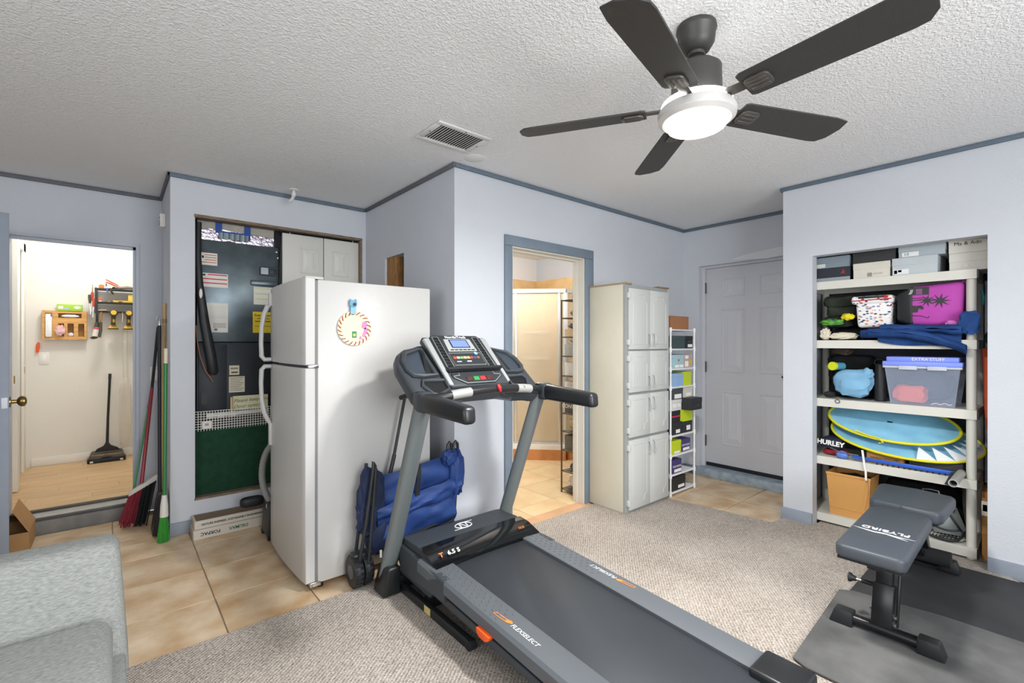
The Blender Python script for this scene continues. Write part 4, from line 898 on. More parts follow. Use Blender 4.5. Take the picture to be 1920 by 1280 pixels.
# ------------------------------------------------------------------ closet contents
ah = thing('air_handler', 'dark slate metal air handler with warning labels inside the closet', 'air handler', (.72, 4.2, .2))
m_slate = mat('slate_metal', '5b676d', rough=.32, metal=.55, var=.3, vscale=10)
m_slated = mat('slate_dark', '2e3338', rough=.5, metal=.3, var=.1)
q = M(); q.box(.445, .985, 3.985, 4.45, 1.305, 2.04, bev=.004); up_ = q.build('upper_panel', m_slate, ah)
q = M(); q.box(.445, .985, 3.995, 4.45, .23, 1.30, bev=.004); lo_ = q.build('lower_panel', m_slated, ah)
q = M(); q.box(.455, .63, 3.985, 3.997, .72, 1.285, bev=.003); q.build('access_panel', m_slated, ah)
q = M(); q.prism(rrect(-.018, .018, -.045, .045, .017), -.001, .004, T=basis((.49, 3.985, .90), (1,0,0), (0,0,1))); q.build('knockout', m_black, ah)
q = M(); q.box(.45, .95, 4.0, 4.40, 2.041, 2.30); q.build('plenum', mat('duct_board', 'b5b1a8', rough=.8, var=.2, vscale=14), ah)
m_foil = mat('foil_tape', 'd8d4dc', rough=.25, metal=.9, col2='9a8aa0', vscale=60, bump=.9, bscale=70)
q = M(); q.sheet(lambda u, v: (.448+.50*u, 3.998-.006*abs(mnoise.noise(Vector((u*14, v*5, 1)))), 2.042+(.085-.03*abs(u-.35))*v), 40, 8, .002); q.build('foil_wrap', m_foil, ah)
m_bt = mat('blue_tape', '22489a', rough=.6)
for i, B in enumerate(((.56, .60, 2.10, 2.19), (.745, .785, 2.07, 2.19), (.56, .785, 2.10, 2.115))):
    q = M(); q.box(B[0], B[1], 3.984-.0006*i, 3.987-.0006*i, B[2], B[3]); lab(q.build('tape_strip', m_bt, ah), 'blue painter tape')
q = M(); q.sheet(lambda u, v: (.58+.19*u, 3.985-.008*abs(math.sin(u*17)), 2.058+.045*v), 30, 4, .002); q.build('tape_wad', mat('grey_tape', '7f8b93', rough=.4, metal=.5), ah)
q = M(); q.prism(rrect(.845, .975, 1.815, 1.885, .012), 0, .006, T=Matrix(((1,0,0,0),(0,0,-1,3.985),(0,1,0,0),(0,0,0,1))), bev=.002, seg=1); sw = q.build('breaker_cover', m_black, ah)
q = M(); q.box(.855, .905, 3.9765, 3.98, 1.825, 1.875); q.build('breaker_window', mat('grey_window', '8fa3ad', rough=.2), sw)
q = M(); q.box(.915, .965, 3.975, 3.98, 1.83, 1.87, bev=.003); q.build('breaker_toggle', m_slated, sw)
q = M(); q.box(.785, .975, 3.972, 3.986, 1.735, 1.775, bev=.008); q.build('pull_ledge', m_slate, ah)
q = M(); q.cyl((.965, 3.986, 2.005), (.965, 3.982, 2.005), .006, 8); q.build('screw', m_chrome, ah); q = M(); q.cyl((.975, 3.986, 1.96), (.975, 3.982, 1.96), .006, 8); q.build('screw', m_chrome, ah)
m_paper = mat('paper_white', 'dedcd4', rough=.8)
def label_(parent, x0, x1, z0, z1, y, base, bars, nm, txt=None):
    q = M(); q.box(x0, x1, y-.0012, y, z0, z1); p = q.build('sticker', base, parent); lab(p, nm)
    for (v0, v1, u0, u1, c) in bars:
        q = M(); q.box(x0+(x1-x0)*u0, x0+(x1-x0)*u1, y-.0018, y-.0010, z0+(z1-z0)*v0, z0+(z1-z0)*v1); q.build('print_line', mat('ln'+c, c, rough=.7), p)
    return p
label_(ah, .467, .570, 1.857, 1.945, 3.985, m_paper, [(.80-.2*i, .86-.2*i, .25 if i < 3 else .05, .95, 'b5604a') for i in range(4)] + [(.55, .75, .08, .2, '2b2b2b')], 'white sticker with four orange-red lines')
label_(ah, .470, .637, 1.70, 1.80, 3.985, m_paper, [(.86, .94, .25, .97, 'c23a52'), (.55, .63, .05, .97, 'c23a52'), (.25, .33, .05, .97, 'c23a52'), (.80, .92, .03, .16, '303030')], 'white sticker with three red bars')
label_(ah, .505, .637, 1.374, 1.587, 3.985, m_paper, [(.30-.035*i, .315-.035*i, .3, .9, '8f9396') for i in range(5)] + [(.88-.05*i, .892-.05*i, .08, .92, 'c4c6c6') for i in range(9)] + [(.06, .13, .35, .5, '77797b')], 'printed white instruction sheet')
label_(ah, .806, .935, 1.59, 1.725, 3.985, m_paper, [(.88, .96, .06, .94, 'ccd3ae'), (.58, .66, .06, .94, 'cdd49a'), (.28, .36, .06, .94, 'cdd49a')], 'white sheet with pale green bands')
yl = label_(ah, .800, .945, 1.375, 1.535, 3.985, mat('energy_yellow', 'e2c62c', rough=.7), [(.52, .56, .1, .9, '4a4420'), (.30, .33, .1, .9, '8a7d2a'), (.66, .70, .2, .8, '8a7d2a')], 'yellow energy guide label')
text('EnergyGuide', .024, basis((.873, 3.9835, 1.508), (1,0,0), (0,0,1)), m_black, yl, 'label_lettering', bold=.0006)
label_(ah, .647, .712, 1.06, 1.13, 3.995, mat('note_cream', 'd9d3bd', rough=.8), [(.62, .76, .12, .88, '7c776a'), (.2, .34, .2, .85, '3c3a36')], 'small handwritten cream note')
label_(ah, .645, .748, .93, 1.048, 3.995, MATS['note_cream'], [(.9-.11*i, .93-.11*i, .08, .92 - .1*(i % 3), '77736a') for i in range(8)], 'typed cream notice')
nt = thing('handwritten_note', 'cream handwritten paper note propped on the pipe in the closet', 'note', (.78, 3.97, .79))
q = M(); q.box(.665, .90, 3.964, 3.966, .800, .905, T=TR((0, 0, 0), 0)); q.build('paper', mat('note_yellow', 'd8d5b0', rough=.8), nt)
text('Please keep this', .036, basis((.785, 3.9632, .872), (1,0,.04), (0,0,1)), mat('pen_ink', '6b6f6b', rough=.8), nt, 'handwriting', shear=.35)
text('Door open!', .036, basis((.755, 3.9632, .828), (1,0,.04), (0,0,1)), MATS['pen_ink'], nt, 'handwriting', shear=.35)
# foam sleeve with cables
q = M(); q.tube([(.452, 3.945, 2.15), (.448, 3.945, 1.9), (.455, 3.94, 1.72), (.485, 3.935, 1.45), (.525, 3.935, 1.20), (.540, 3.935, 1.09), (.540, 3.937, 1.07)], [.018, .020, .024, .030, .033, .032, .02], 12, flat=.6)
o = thing('pipe_insulation', 'long black foam pipe sleeve hanging down the left edge of the closet', 'pipe insulation', (.47, 3.945, 1.07)); q.build('foam_sleeve', m_black, o)
q = M(); q.blob((.462, 3.921, 1.645), (.010, .003, .035), 0, 1, 0, 2); lab(q.build('white_patch', m_paper, o), 'white oval tear')
q = M(); q.tube([(.437, 3.95, 1.42), (.445, 3.945, 1.30), (.46, 3.94, 1.20), (.49, 3.93, 1.10), (.525, 3.93, 1.04), (.535, 3.93, 1.02)], .0035, 6); o = q.build('thermostat_wire', mat('copper_wire', '9a5a32', rough=.5)); tag(o, 'thin brown control wire curling beside the foam sleeve', 'wire')
q = M(); q.tube([(.99, 4.02, 2.2), (1.0, 3.97, 2.13), (.99, 3.96, 2.05), (.988, 3.965, 1.9), (.99, 3.98, 1.6)], .008, 8); o = q.build('power_cable', m_black); tag(o, 'black power cable looping down beside the bifold door', 'cable')
# drain pipe
dp_ = thing('drain_pipe', 'white plastic condensate drain pipe with raised tee in the closet', 'pipe', (.62, 3.95, .74))
q = M(); q.tube([(.51, 3.961, .775), (.60, 3.961, .776), (.90, 3.961, .782)], .016, 12); q.build('pipe_run', m_pvc, dp_)
for x in (.52, .585, .665):
    q = M(); q.cyl((x-.018, 3.961, .776), (x+.018, 3.961, .776), .0205, 12); q.build('coupling', m_pvc, dp_)
q = M(); q.cyl((.655, 3.955, .78), (.655, 3.955, .90), .008, 12); q.build('riser', mat('pipe_tan', 'cdb894', rough=.6), dp_)
# mesh and board
ms = thing('wire_mesh', 'white square wire mesh strip above the green board', 'mesh', (.7, 3.94, .68))
q = M()
for i in range(8): q.box(.428, .99, 3.934, 3.936, .690+i*.0175-.0016, .690+i*.0175+.0016)
for i in range(33): q.box(.430+i*.0172-.0016, .430+i*.0172+.0016, 3.932, 3.934, .675, .815)
q.build('mesh_wires', m_white, ms, kind='stuff')
q = M(); q.box(.470, .528, 3.927, 3.929, .690, .745, T=None); p = q.build('mesh_tag', m_paper, ms)
for i in range(4): q = M(); q.box(.488+i*.006, .491+i*.006, 3.926, 3.9272, .712, .728); q.build('tag_print', m_black, p)
q = M(); q.box(.426, 1.59, 3.938, 3.950, .227, .685, bev=.001); o = q.build('green_board', mat('green_felt', '17402c', rough=.95, var=.25, vscale=25, bump=.2, bscale=300)); tag(o, 'dark green felt-covered board across the closet foot', 'board')
# ------------------------------------------------------------------ long cartons and vacuum by the closet
m_carton = 'cfc9bf'
def carton(label, x0, x1, y0, y1, z0, z1, lines, flip=False):
    b = thing('flat_carton', label, 'box', ((x0+x1)/2, (y0+y1)/2, z0), group='long cartons by the closet')
    q = M(); q.box(x0, x1, y0, y1, z0, z1, bev=.0015, seg=1); q.build('carton_body', mat('carton_white', 'cbc5ba', rough=.7, var=.08), b)
    q = M(); q.box(x0+.01, x1-.01, y0+.01, y1-.01, z1-.0005, z1+.0008); q.build('carton_flap', mat('carton_kraft', '7d6a57', rough=.8, var=.1), b)
    q = M(); q.box(x0-.003, x0, y0+.01, y1-.01, z0+.004, z1-.004); q.build('end_tape', mat('tape_beige', 'bba98e', rough=.4), b)
    for s, size, x, c in lines:
        T = basis((x, y0-.0008, (z0+z1)/2), (1,0,0) if not flip else (-1,0,0), (0,0,1) if not flip else (0,0,-1)); text(s, size, T, mat('ink'+c, c, rough=.7), b, 'carton_lettering', bold=.0006)
    return b
carton('long white carton with green and black print, bottom of two', .395, .86, 3.695, 3.862, 0, .062, [('FORPAC', .030, .49, '26282a'), ('DELIMAX', .028, .655, '2f6a48')], True)
carton('long white carton with one line of black print, top of two', .402, .865, 3.704, 3.862, .0633, .118, [('NATURE INSPIRED, SUSTAINABLY ENGINEERED', .0175, .625, '3a3b3c')])
vc = thing('vacuum_cleaner', 'dark grey canister vacuum with ribbed hose behind the refrigerator', 'vacuum', (.83, 3.47, 0))
m_vac = mat('vacuum_grey', '35363a', rough=.45)
q = M(); q.hexa([(.765, 3.36, .02), (.90, 3.36, .02), (.90, 3.56, .02), (.765, 3.56, .02), (.775, 3.37, .24), (.89, 3.37, .24), (.89, 3.54, .24), (.775, 3.54, .24)], bev=.012); q.build('body', m_vac, vc)
q = M(); q.blob((.73, 3.66, .195), (.075, .035, .035), 0, 1, 0, 3, .6); q.build('head', m_black, vc)
hp = [(.80, 3.42, .62), (.775, 3.47, .56), (.765, 3.52, .47), (.765, 3.535, .37), (.775, 3.50, .29), (.80, 3.45, .23)]
# smooth the hose path
def smooth(P, n=3):
    P = [Vector(p) for p in P]
    for _ in range(n):
        Q = [P[0]]
        for a, b in zip(P, P[1:]): Q += [a*.75+b*.25, a*.25+b*.75]
        P = Q + [P[-1]]
    return P
sp_ = smooth(hp); q = M(); q.tube(sp_, [.020 + .0022*(i % 2) for i in range(len(sp_))], 12); q.build('hose', mat('hose_grey', '8b8c8a', rough=.5), vc)
for y in (3.38, 3.54): q = M(); q.cyl((.765, y, .02), (.79, y, .02), .02, 14); q.build('wheel', m_black, vc)
q = M(); q.box(.7645, .766, 3.40, 3.415, .21, .235); q.build('label_tag', m_paper, vc)
q = M(); q.box(.80, .86, 3.40, 3.46, .235, .60, bev=.02); q.build('wand_grip', m_vac, vc)

# ------------------------------------------------------------------ brooms in the corner
m_gpole = mat('green_pole', '2f7a45', rough=.35); m_rpole = mat('red_pole', '8e2832', rough=.35)
b1 = thing('broom', 'green-handled broom with bright green bristles and white ferrule', 'broom', (.245, 3.82, 0))
q = M(); q.tube([(.250, 3.822, .27), (.262, 3.90, 1.16)], .011, 10); q.build('handle', m_gpole, b1)
q = M(); q.tube([(.262, 3.90, 1.16), (.2635, 3.908, 1.26)], .0115, 10); q.build('handle_tip', mat('cream_grip', 'ddd3bd', rough=.6), b1)
q = M(); q.tube([(.248, 3.818, .16), (.249, 3.82, .23), (.250, 3.822, .30)], [.024, .022, .014], 10); q.build('ferrule', mat('ferrule_white', 'dad8d0', rough=.5), b1)
q = M()
for i in range(46):
    a = i*2.4; r = .018*math.sqrt((i+.5)/46); x, y = .247+r*math.cos(a), 3.818+r*math.sin(a)
    q.tube([(x, y, .17), (.243+(x-.247)*1.9, 3.812+(y-3.818)*1.9, .003)], .0042, 4)
q.build('bristles', mat('green_bristle', '3f9a3a', rough=.6, var=.2, vscale=80), b1, kind='stuff')
b2 = thing('broom', 'angled broom with dark red and black bristles on a red pole', 'broom', (.13, 4.28, 0))
q = M(); q.tube([(.148, 4.26, .30), (.215, 4.43, .96)], .0115, 10); q.build('handle', m_rpole, b2)
q = M(); q.tube([(.215, 4.43, .96), (.258, 4.55, 1.42)], .010, 10); q.build('handle_upper', m_black, b2)
q = M(); q.hexa([(.075, 4.25, .215), (.235, 4.21, .315), (.235, 4.25, .315), (.075, 4.29, .215), (.075, 4.25, .245), (.235, 4.21, .350), (.235, 4.25, .350), (.075, 4.29, .245)], bev=.006); q.build('head_block', mat('head_white', 'c9c6bf', rough=.5), b2)
for nm, u0, u1, mt in (('red_bristles', 0., .55, mat('red_bristle', '8c2b3c', rough=.7, var=.3, vscale=90)), ('black_bristles', .5, 1., m_black)):
    q = M()
    for i in range(60):
        u = u0+(u1-u0)*random.random(); w = random.random()
        x = .08+.15*u; y = 4.255-.04*u+.03*w; z = .225+.10*u
        q.tube([(x, y, z), (x-.05-.01*random.random(), y+.01+(w-.5)*.06, max(.003, .06*(1-u)*random.random()+.004))], .0038, 4)
    q.build(nm, mt, b2, kind='stuff')
b3 = thing('dustpan', 'black long-handled dustpan leaning behind the green broom', 'dustpan', (.24, 4.0, 0))
q = M(); q.tube([(.238, 4.03, .25), (.240, 4.12, 1.42)], .011, 10); q.build('handle', m_black, b3)
q = M(); q.hexa([(.190, 3.93, .008), (.262, 3.90, .008), (.262, 4.08, .008), (.190, 4.10, .008), (.225, 3.95, .27), (.262, 3.93, .29), (.262, 4.05, .29), (.225, 4.07, .27)], bev=.008); q.build('pan', m_black, b3)
q = M(); q.tube([(.240, 4.12, 1.42), (.242, 4.125, 1.47), (.234, 4.125, 1.485), (.228, 4.12, 1.46)], .005, 6); q.build('hanging_loop', m_chrome, b3)
b4 = thing('mop_handle', 'thin pale green stick with blue grip leaning beside the red broom', 'stick', (.075, 4.37, 0))
q = M(); q.tube([(.085, 4.38, .0), (.088, 4.385, .10)], .010, 8); q.build('ferrule', MATS['head_white'], b4)
q = M(); q.tube([(.088, 4.385, .10), (.195, 4.49, .80)], .0085, 8); q.build('stick', mat('mint_pole', '5d9a72', rough=.4), b4)
q = M(); q.tube([(.195, 4.49, .80), (.215, 4.51, .93)], .010, 8); q.build('grip', mat('blue_grip', '5b7394', rough=.5), b4)
b5 = thing('wooden_pole', 'bare pale wooden pole standing against the return wall', 'pole', (.27, 4.20, 0))
q = M(); q.tube([(.268, 4.34, .0), (.272, 4.14, 1.58)], .011, 10); q.build('shaft', mat('pale_wood', 'c9a873', rough=.6), b5)
q = M(); q.tube([(.2717, 4.158, 1.44), (.2718, 4.154, 1.47)], .0135, 10); q.build('band', mat('band_tan', 'a88a5a', rough=.6), b5)

# ------------------------------------------------------------------ sofa and cardboard carton
m_sofa = mat('sofa_weave', 'a0a3a0', rough=.95, spec=.1, col2='828583', vscale=190, bump=.35, bscale=500, stretch=(.35, 1, 1.6))
sf = thing('sofa', 'light grey woven armless sofa beside the carpet edge', 'sofa', (-.75, 1.9, 0))
q = M(); q.hexa([(-1.75, 2.02, .16), (.04, 2.02, .16), (.04, 2.27, .16), (-1.75, 2.27, .16), (-1.75, 2.115, .612), (.012, 2.115, .612), (.012, 2.285, .606), (-1.75, 2.285, .606)], bev=.040, seg=4); q.build('backrest', m_sofa, sf)
q = M(); q.box(-1.74, -.004, 1.38, 2.055, .24, .405, bev=.05, seg=4); q.build('seat_cushion', m_sofa, sf)
q = M(); q.box(-1.74, .03, 1.38, 2.25, .10, .26, bev=.02, seg=2); q.build('base', m_sofa, sf)
for x in (-1.66, -.05):
    for y in (1.46, 2.18): q = M(); q.cyl((x, y, .012 if y < 2.4 else 0), (x, y, .11), .022, 12); q.build('leg', m_black, sf)
cbx = thing('cardboard_box', 'open brown cardboard box with raised flaps on the tile by the step', 'box', (-.62, 4.33, 0))
m_card = mat('cardboard', 'b98f60', rough=.85, var=.1, vscale=8)
q = M(); x0, x1, y0, y1, h = -.78, -.405, 4.16, 4.47, .125; t = .004
q.box(x0, x1, y0, y0+t, 0, h).box(x0, x1, y1-t, y1, 0, h).box(x0, x0+t, y0+t, y1-t, 0, h).box(x1-t, x1, y0+t, y1-t, 0, h).box(x0, x1, y0, y1, 0, .003); q.build('carton_walls', m_card, cbx)
q = M(); q.hexa([(x1-.003, y0, h), (x1, y0, h), (x1, y1, h), (x1-.003, y1, h), (x1-.075, y0+.02, h+.135), (x1-.072, y0+.02, h+.135), (x1-.072, y1-.03, h+.150), (x1-.075, y1-.03, h+.150)]); q.build('flap', m_card, cbx)
q = M(); q.hexa([(x0, y1-.003, h), (x1-.02, y1-.003, h), (x1-.02, y1, h), (x0, y1, h), (x0, y1-.06, h+.02), (x1-.1, y1-.06, h+.055), (x1-.1, y1-.057, h+.058), (x0, y1-.057, h+.023)]); q.build('flap', m_card, cbx)
q = M(); q.hexa([(x0, y0, h), (x1-.1, y0, h), (x1-.1, y0+.003, h), (x0, y0+.003, h), (x0, y0+.12, h-.03), (x1-.1, y0+.12, h-.03), (x1-.1, y0+.123, h-.027), (x0, y0+.123, h-.027)]); q.build('flap', m_card, cbx)
# ------------------------------------------------------------------ laundry room things
m_bamboo = mat('bamboo', 'd9a866', rough=.5, col2='c58f4c', vscale=8, stretch=(1, 1, 9))
og = thing('bag_organizer', 'bamboo wall organizer with five slots for plastic bags', 'organizer', (-.36, 6.27, 1.326))
ox, oz, ow, oh = -.52, 1.326, .312, .278; oy = 6.222
q = M()
def ob(u0, u1, v0, v1): q.box(ox+ow*u0, ox+ow*u1, oy, oy+.008, oz+oh*v0, oz+oh*v1)
ob(0, .06, 0, 1); ob(.06, .22, .93, 1); ob(.06, .22, 0, .09); ob(.22, .35, 0, 1); ob(.35, .88, .92, 1); ob(.35, .88, .57, .76); ob(.88, 1, .57, 1)
ob(.35, .48, 0, .12); ob(.48, .56, 0, .57); ob(.56, .70, 0, .12); ob(.70, .80, 0, .57); ob(.80, .94, 0, .12); ob(.94, 1, 0, .57)
q.build('front_panel', m_bamboo, og, kind=None)
q = M(); q.box(ox, ox+ow, oy+.008, 6.285, oz, oz+.006).box(ox, ox+.006, oy+.008, 6.285, oz+.006, oz+oh).box(ox+ow-.006, ox+ow, oy+.008, 6.285, oz+.006, oz+oh).box(ox, ox+ow, 6.285, 6.299, oz, oz+oh); q.build('case', mat('bamboo_inside', 'a97a40', rough=.6), og)
m_bag = mat('clear_bag', 'eef0f2', rough=.3, var=.05); m_pbag = mat('pink_bag', 'e8cfd2', rough=.35, col2='d58a92', vscale=30)
o = thing('bag_roll', 'tall white roll of bags poking out of the bamboo organizer', 'bags', (-.475, 6.23, 1.35)); q = M(); q.box(-.498, -.452, 6.205, 6.26, 1.352, 1.57, bev=.008); q.build('bag_box', m_bag, o); q = M(); q.box(-.462, -.4515, 6.2045, 6.24, 1.545, 1.572); q.build('blue_edge', mat('blue_edge', '5a7cc0', rough=.5), o)
def small(name, label, cat, mk, mt, group=None):
    q = M(); mk(q); o = q.build(name, mt); tag(o, label, cat, group); return o
small('plastic_bag', 'crumpled pinkish plastic bag bulging from the organizer', 'bags', lambda q: q.blob((-.395, 6.195, 1.415), (.034, .018, .048), .5, 3, 2, 3), m_pbag)
small('plastic_bag', 'flat white bags in the wide upper slot of the organizer', 'bags', lambda q: q.blob((-.328, 6.228, 1.556), (.062, .014, .014), .3, 3, 4, 3), m_bag)
small('plastic_bag', 'clear bags at the bottom of the third organizer slot', 'bags', lambda q: q.blob((-.322, 6.235, 1.376), (.020, .012, .017), .4, 3, 6, 3), m_bag)
gb = thing('foil_carton', 'lime green carton lying on top of the bamboo organizer', 'box', (-.33, 6.25, 1.605))
q = M(); q.box(-.42, -.240, 6.215, 6.275, 1.6045, 1.668, bev=.002); q.build('carton', mat('carton_lime', '9ec93a', rough=.5), gb)
q = M(); q.box(-.41, -.375, 6.2138, 6.2155, 1.622, 1.652); q.build('panel_print', m_paper, gb)
q = M(); q.box(-.368, -.335, 6.2138, 6.2155, 1.618, 1.636); q.build('panel_print', mat('print_lilac', 'a9b4dc', rough=.6), gb)
q = M(); q.lathe([(.001, 0), (.026, 0), (.026, .001), (.001, .0012)], 20, T=basis((-.275, 6.2145, 1.640), (1,0,0), (0,0,1)) @ Matrix.Diagonal((1, .55, 1, 1))); q.build('panel_print', m_paper, gb)
small('scraper', 'orange plastic scraper hanging beside the laundry switch', 'scraper', lambda q: q.prism([(-.012, -.05), (.006, -.05), (.014, .0), (.012, .045), (.0, .05), (-.012, .02)], 0, .012, T=basis((-.553, 6.286, 1.255), (1,0,0), (0,0,1)), bev=.003), m_orange)
tr = thing('tool_rack', 'black steel wall rack loaded with hand tools in the laundry', 'rack', (0, 6.22, 1.6))
m_rackb = mat('rack_black', '2d2b26', rough=.5)
for y in (6.12, 6.285): q = M(); q.box(-.148, -.130, y, y+.012, 1.59, 1.838); q.build('side_post', m_rackb, tr)
for z in (1.598, 1.690, 1.828): q = M(); q.box(-.146, -.134, 6.132, 6.285, z, z+.010); q.build('side_rung', m_rackb, tr)
for z in (1.598, 1.690, 1.822):
    q = M(); q.box(-.130, .40, 6.12, 6.130, z, z+.013); q.build('front_rail', m_rackb, tr)
    q = M(); q.box(-.130, .40, 6.130, 6.285, z+.001, z+.005); q.build('tray', m_rackb, tr)
G = 'hand tools on the laundry rack'
def scr(x, z, col, label, tilt=0.):
    s = thing('screwdriver', label, 'screwdriver', (x, 6.13, z-.16), group=G)
    q = M(); q.tube([(x+tilt, 6.13, z), (x+tilt*.6, 6.13, z-.03), (x, 6.13, z-.085)], [.010, .013, .008], 10); q.build('grip', mat('grip'+col, col, rough=.4), s)
    q = M(); q.cyl((x, 6.13, z-.085), (x-tilt, 6.13, z-.19), .003, 6); q.build('shaft', m_chrome, s)
scr(-.168, 1.79, 'b03a30', 'red and black screwdriver at the side of the tool rack', .004); scr(-.182, 1.765, '3a4032', 'dark olive screwdriver at the side of the tool rack', -.004); scr(-.157, 1.735, 'c2452e', 'short orange-red screwdriver hung low beside the tool rack', .004)
small('utility_knife', 'dark pointed awl standing up beside the tool rack', 'awl', lambda q: q.tube([(-.165, 6.145, 1.79), (-.163, 6.145, 1.87)], [.005, .0015], 6), m_brass, G)
def tool(name, label, cat, parts, group=G, loc=None):
    t = thing(name, label, cat, loc, group=group)
    for nm, mk, mt in parts: q = M(); mk(q); q.build(nm, mt, t)
    return t
m_yel = mat('tool_yellow', 'd9b13a', rough=.5); m_olive = mat('tool_olive', '514a34', rough=.5); m_orn = mat('tool_orange', 'd9772e', rough=.5); m_redo = mat('tool_redorange', 'cf4a24', rough=.5)
tool('tape_measure', 'orange tape measure on the upper tray of the tool rack', 'tape measure', [('case', lambda q: q.prism(rrect(-.02, .02, 0, .046, .014), -.016, .016, T=basis((-.098, 6.17, 1.828), (1,0,0), (0,0,1)), bev=.003), m_orn), ('tab', lambda q: q.box(-.082, -.074, 6.165, 6.18, 1.830, 1.838), m_chrome)], loc=(-.098, 6.17, 1.828))
tool('stapler_can', 'small red and white tin on the middle tray of the tool rack', 'tin', [('tin', lambda q: q.box(-.122, -.092, 6.14, 6.18, 1.6965, 1.742, bev=.004), mat('tin_red', 'c05a40', rough=.5)), ('tin_label', lambda q: q.box(-.118, -.096, 6.1385, 6.141, 1.700, 1.714), m_paper)], loc=(-.107, 6.16, 1.696))
tool('pliers', 'blue-handled pliers hooked over the upper rail of the tool rack', 'pliers', [('handle', lambda q: q.tube([(-.052, 6.115, 1.795), (-.056, 6.114, 1.83), (-.06, 6.118, 1.855)], [.006, .007, .005], 8), mat('plier_blue', '5565c4', rough=.4)), ('jaw', lambda q: q.tube([(-.058, 6.118, 1.85), (-.064, 6.118, 1.885)], [.007, .003], 8), m_olive)], loc=(-.055, 6.115, 1.79))
tool('wrench', 'dark adjustable wrench hanging over the upper rail of the tool rack', 'wrench', [('handle', lambda q: q.tube([(-.038, 6.085, 1.835), (-.025, 6.085, 1.81), (-.012, 6.113, 1.785)], [.010, .008, .010], 8), m_olive), ('head', lambda q: q.prism([(-.02, -.012), (.012, -.014), (.02, 0), (.008, .004), (.012, .014), (-.012, .014)], -.005, .005, T=basis((-.046, 6.114, 1.85), (1,0,0), (0,0,1)), bev=.002, seg=1), m_chrome)], loc=(-.03, 6.085, 1.78))
tool('loppers', 'orange-red handled pliers lying across the top of the tool rack', 'pliers', [('handle', lambda q: q.tube([(-.065, 6.16, 1.925), (-.03, 6.16, 1.905), (.03, 6.16, 1.872)], [.005, .006, .005], 8), m_redo), ('handle', lambda q: q.tube([(-.066, 6.175, 1.902), (-.03, 6.175, 1.888), (.03, 6.175, 1.856)], [.005, .006, .005], 8), m_redo), ('jaw', lambda q: q.blob((.045, 6.167, 1.855), (.02, .012, .012), .2, 2, 1, 2), m_chrome)], loc=(0, 6.16, 1.84))
tool('wrench_pile', 'grey socket wrench heap on the upper tray', 'wrench', [('ratchet', lambda q: q.tube([(.03, 6.15, 1.848), (.10, 6.15, 1.856), (.20, 6.15, 1.85)], [.012, .015, .009], 8), mat('tool_grey', '7c7768', rough=.5))], loc=(.1, 6.15, 1.83))
tool('clamp', 'black-tipped silver pliers on the upper tray of the tool rack', 'pliers', [('jaw', lambda q: q.tube([(-.045, 6.19, 1.845), (.0, 6.19, 1.85), (.03, 6.19, 1.846)], [.008, .011, .006], 8), m_chrome), ('tip', lambda q: q.blob((-.006, 6.178, 1.85), (.015, .008, .010), .2, 2, 3, 2), m_black)], loc=(0, 6.19, 1.83))
tool('spirit_level', 'yellow spirit level on the middle tray of the tool rack', 'level', [('body', lambda q: q.box(-.01, .12, 6.14, 6.16, 1.6965, 1.722, bev=.002), m_yel), ('vial', lambda q: q.cyl((.03, 6.139, 1.71), (.06, 6.139, 1.71), .006, 8), m_olive)], loc=(.05, 6.15, 1.696))
tool('staple_gun', 'yellow tool standing upright at the right of the middle tray', 'tool', [('body', lambda q: q.box(.105, .15, 6.17, 6.21, 1.6965, 1.79, bev=.006), mat('tool_paleyellow', 'e3c85c', rough=.5))], loc=(.13, 6.19, 1.696))
tool('bracket_pair', 'small brass wrench resting on the middle tray', 'wrench', [('body', lambda q: q.blob((-.035, 6.145, 1.706), (.026, .014, .010), .4, 3, 5, 2), mat('tool_brass', '8d7a48', rough=.4, metal=.6))], loc=(-.035, 6.145, 1.696))
tool('long_file', 'dark long file lying above the yellow level', 'file', [('blade', lambda q: q.tube([(.0, 6.175, 1.728), (.08, 6.175, 1.722)], [.003, .006], 6), m_olive)], loc=(.04, 6.175, 1.715))
def drill(x, label):
    d = thing('cordless_drill', label, 'drill', (x, 6.13, 1.435), group='cordless drills hanging under the tool rack')
    q = M(); q.blob((x, 6.050, 1.592), (.032, .06, .030), 0, 1, 0, 3, .7); q.build('motor_body', m_olive, d)
    q = M(); q.lathe([(.001, 0), (.022, .001), (.022, .004), (.001, .005)], 18, T=basis((x, 5.992, 1.592), (1,0,0), (0,0,1))); q.build('end_badge', m_yel, d)
    q = M(); q.tube([(x, 6.09, 1.575), (x-.002, 6.095, 1.52), (x-.004, 6.10, 1.475)], [.019, .015, .019], 10); q.build('grip', m_olive, d)
    q = M(); q.box(x-.008, x+.008, 6.074, 6.082, 1.50, 1.53); q.build('grip_badge', m_yel, d)
    q = M(); q.hexa([(x-.044, 6.095, 1.440), (x+.036, 6.095, 1.440), (x+.036, 6.18, 1.440), (x-.044, 6.18, 1.440), (x-.026, 6.11, 1.478), (x+.020, 6.11, 1.478), (x+.020, 6.17, 1.478), (x-.026, 6.17, 1.478)], bev=.005); q.build('battery', m_yel, d)
    q = M(); q.box(x-.045, x+.037, 6.094, 6.181, 1.433, 1.441); q.build('battery_foot', m_black, d)
drill(-.006, 'yellow and black cordless drill next to the grey-handled hammer'); drill(.110, 'yellow and black cordless drill with white cord, between the other drills'); drill(.205, 'yellow and black cordless drill half hidden by the door jamb')
tool('charging_cable', 'thin white cord dangling beside the middle cordless drill', 'cord', [('lead', lambda q: q.tube([(.060, 6.06, 1.60), (.062, 6.06, 1.56), (.058, 6.06, 1.50)], .0025, 6), m_white)], loc=(.075, 6.09, 1.5))
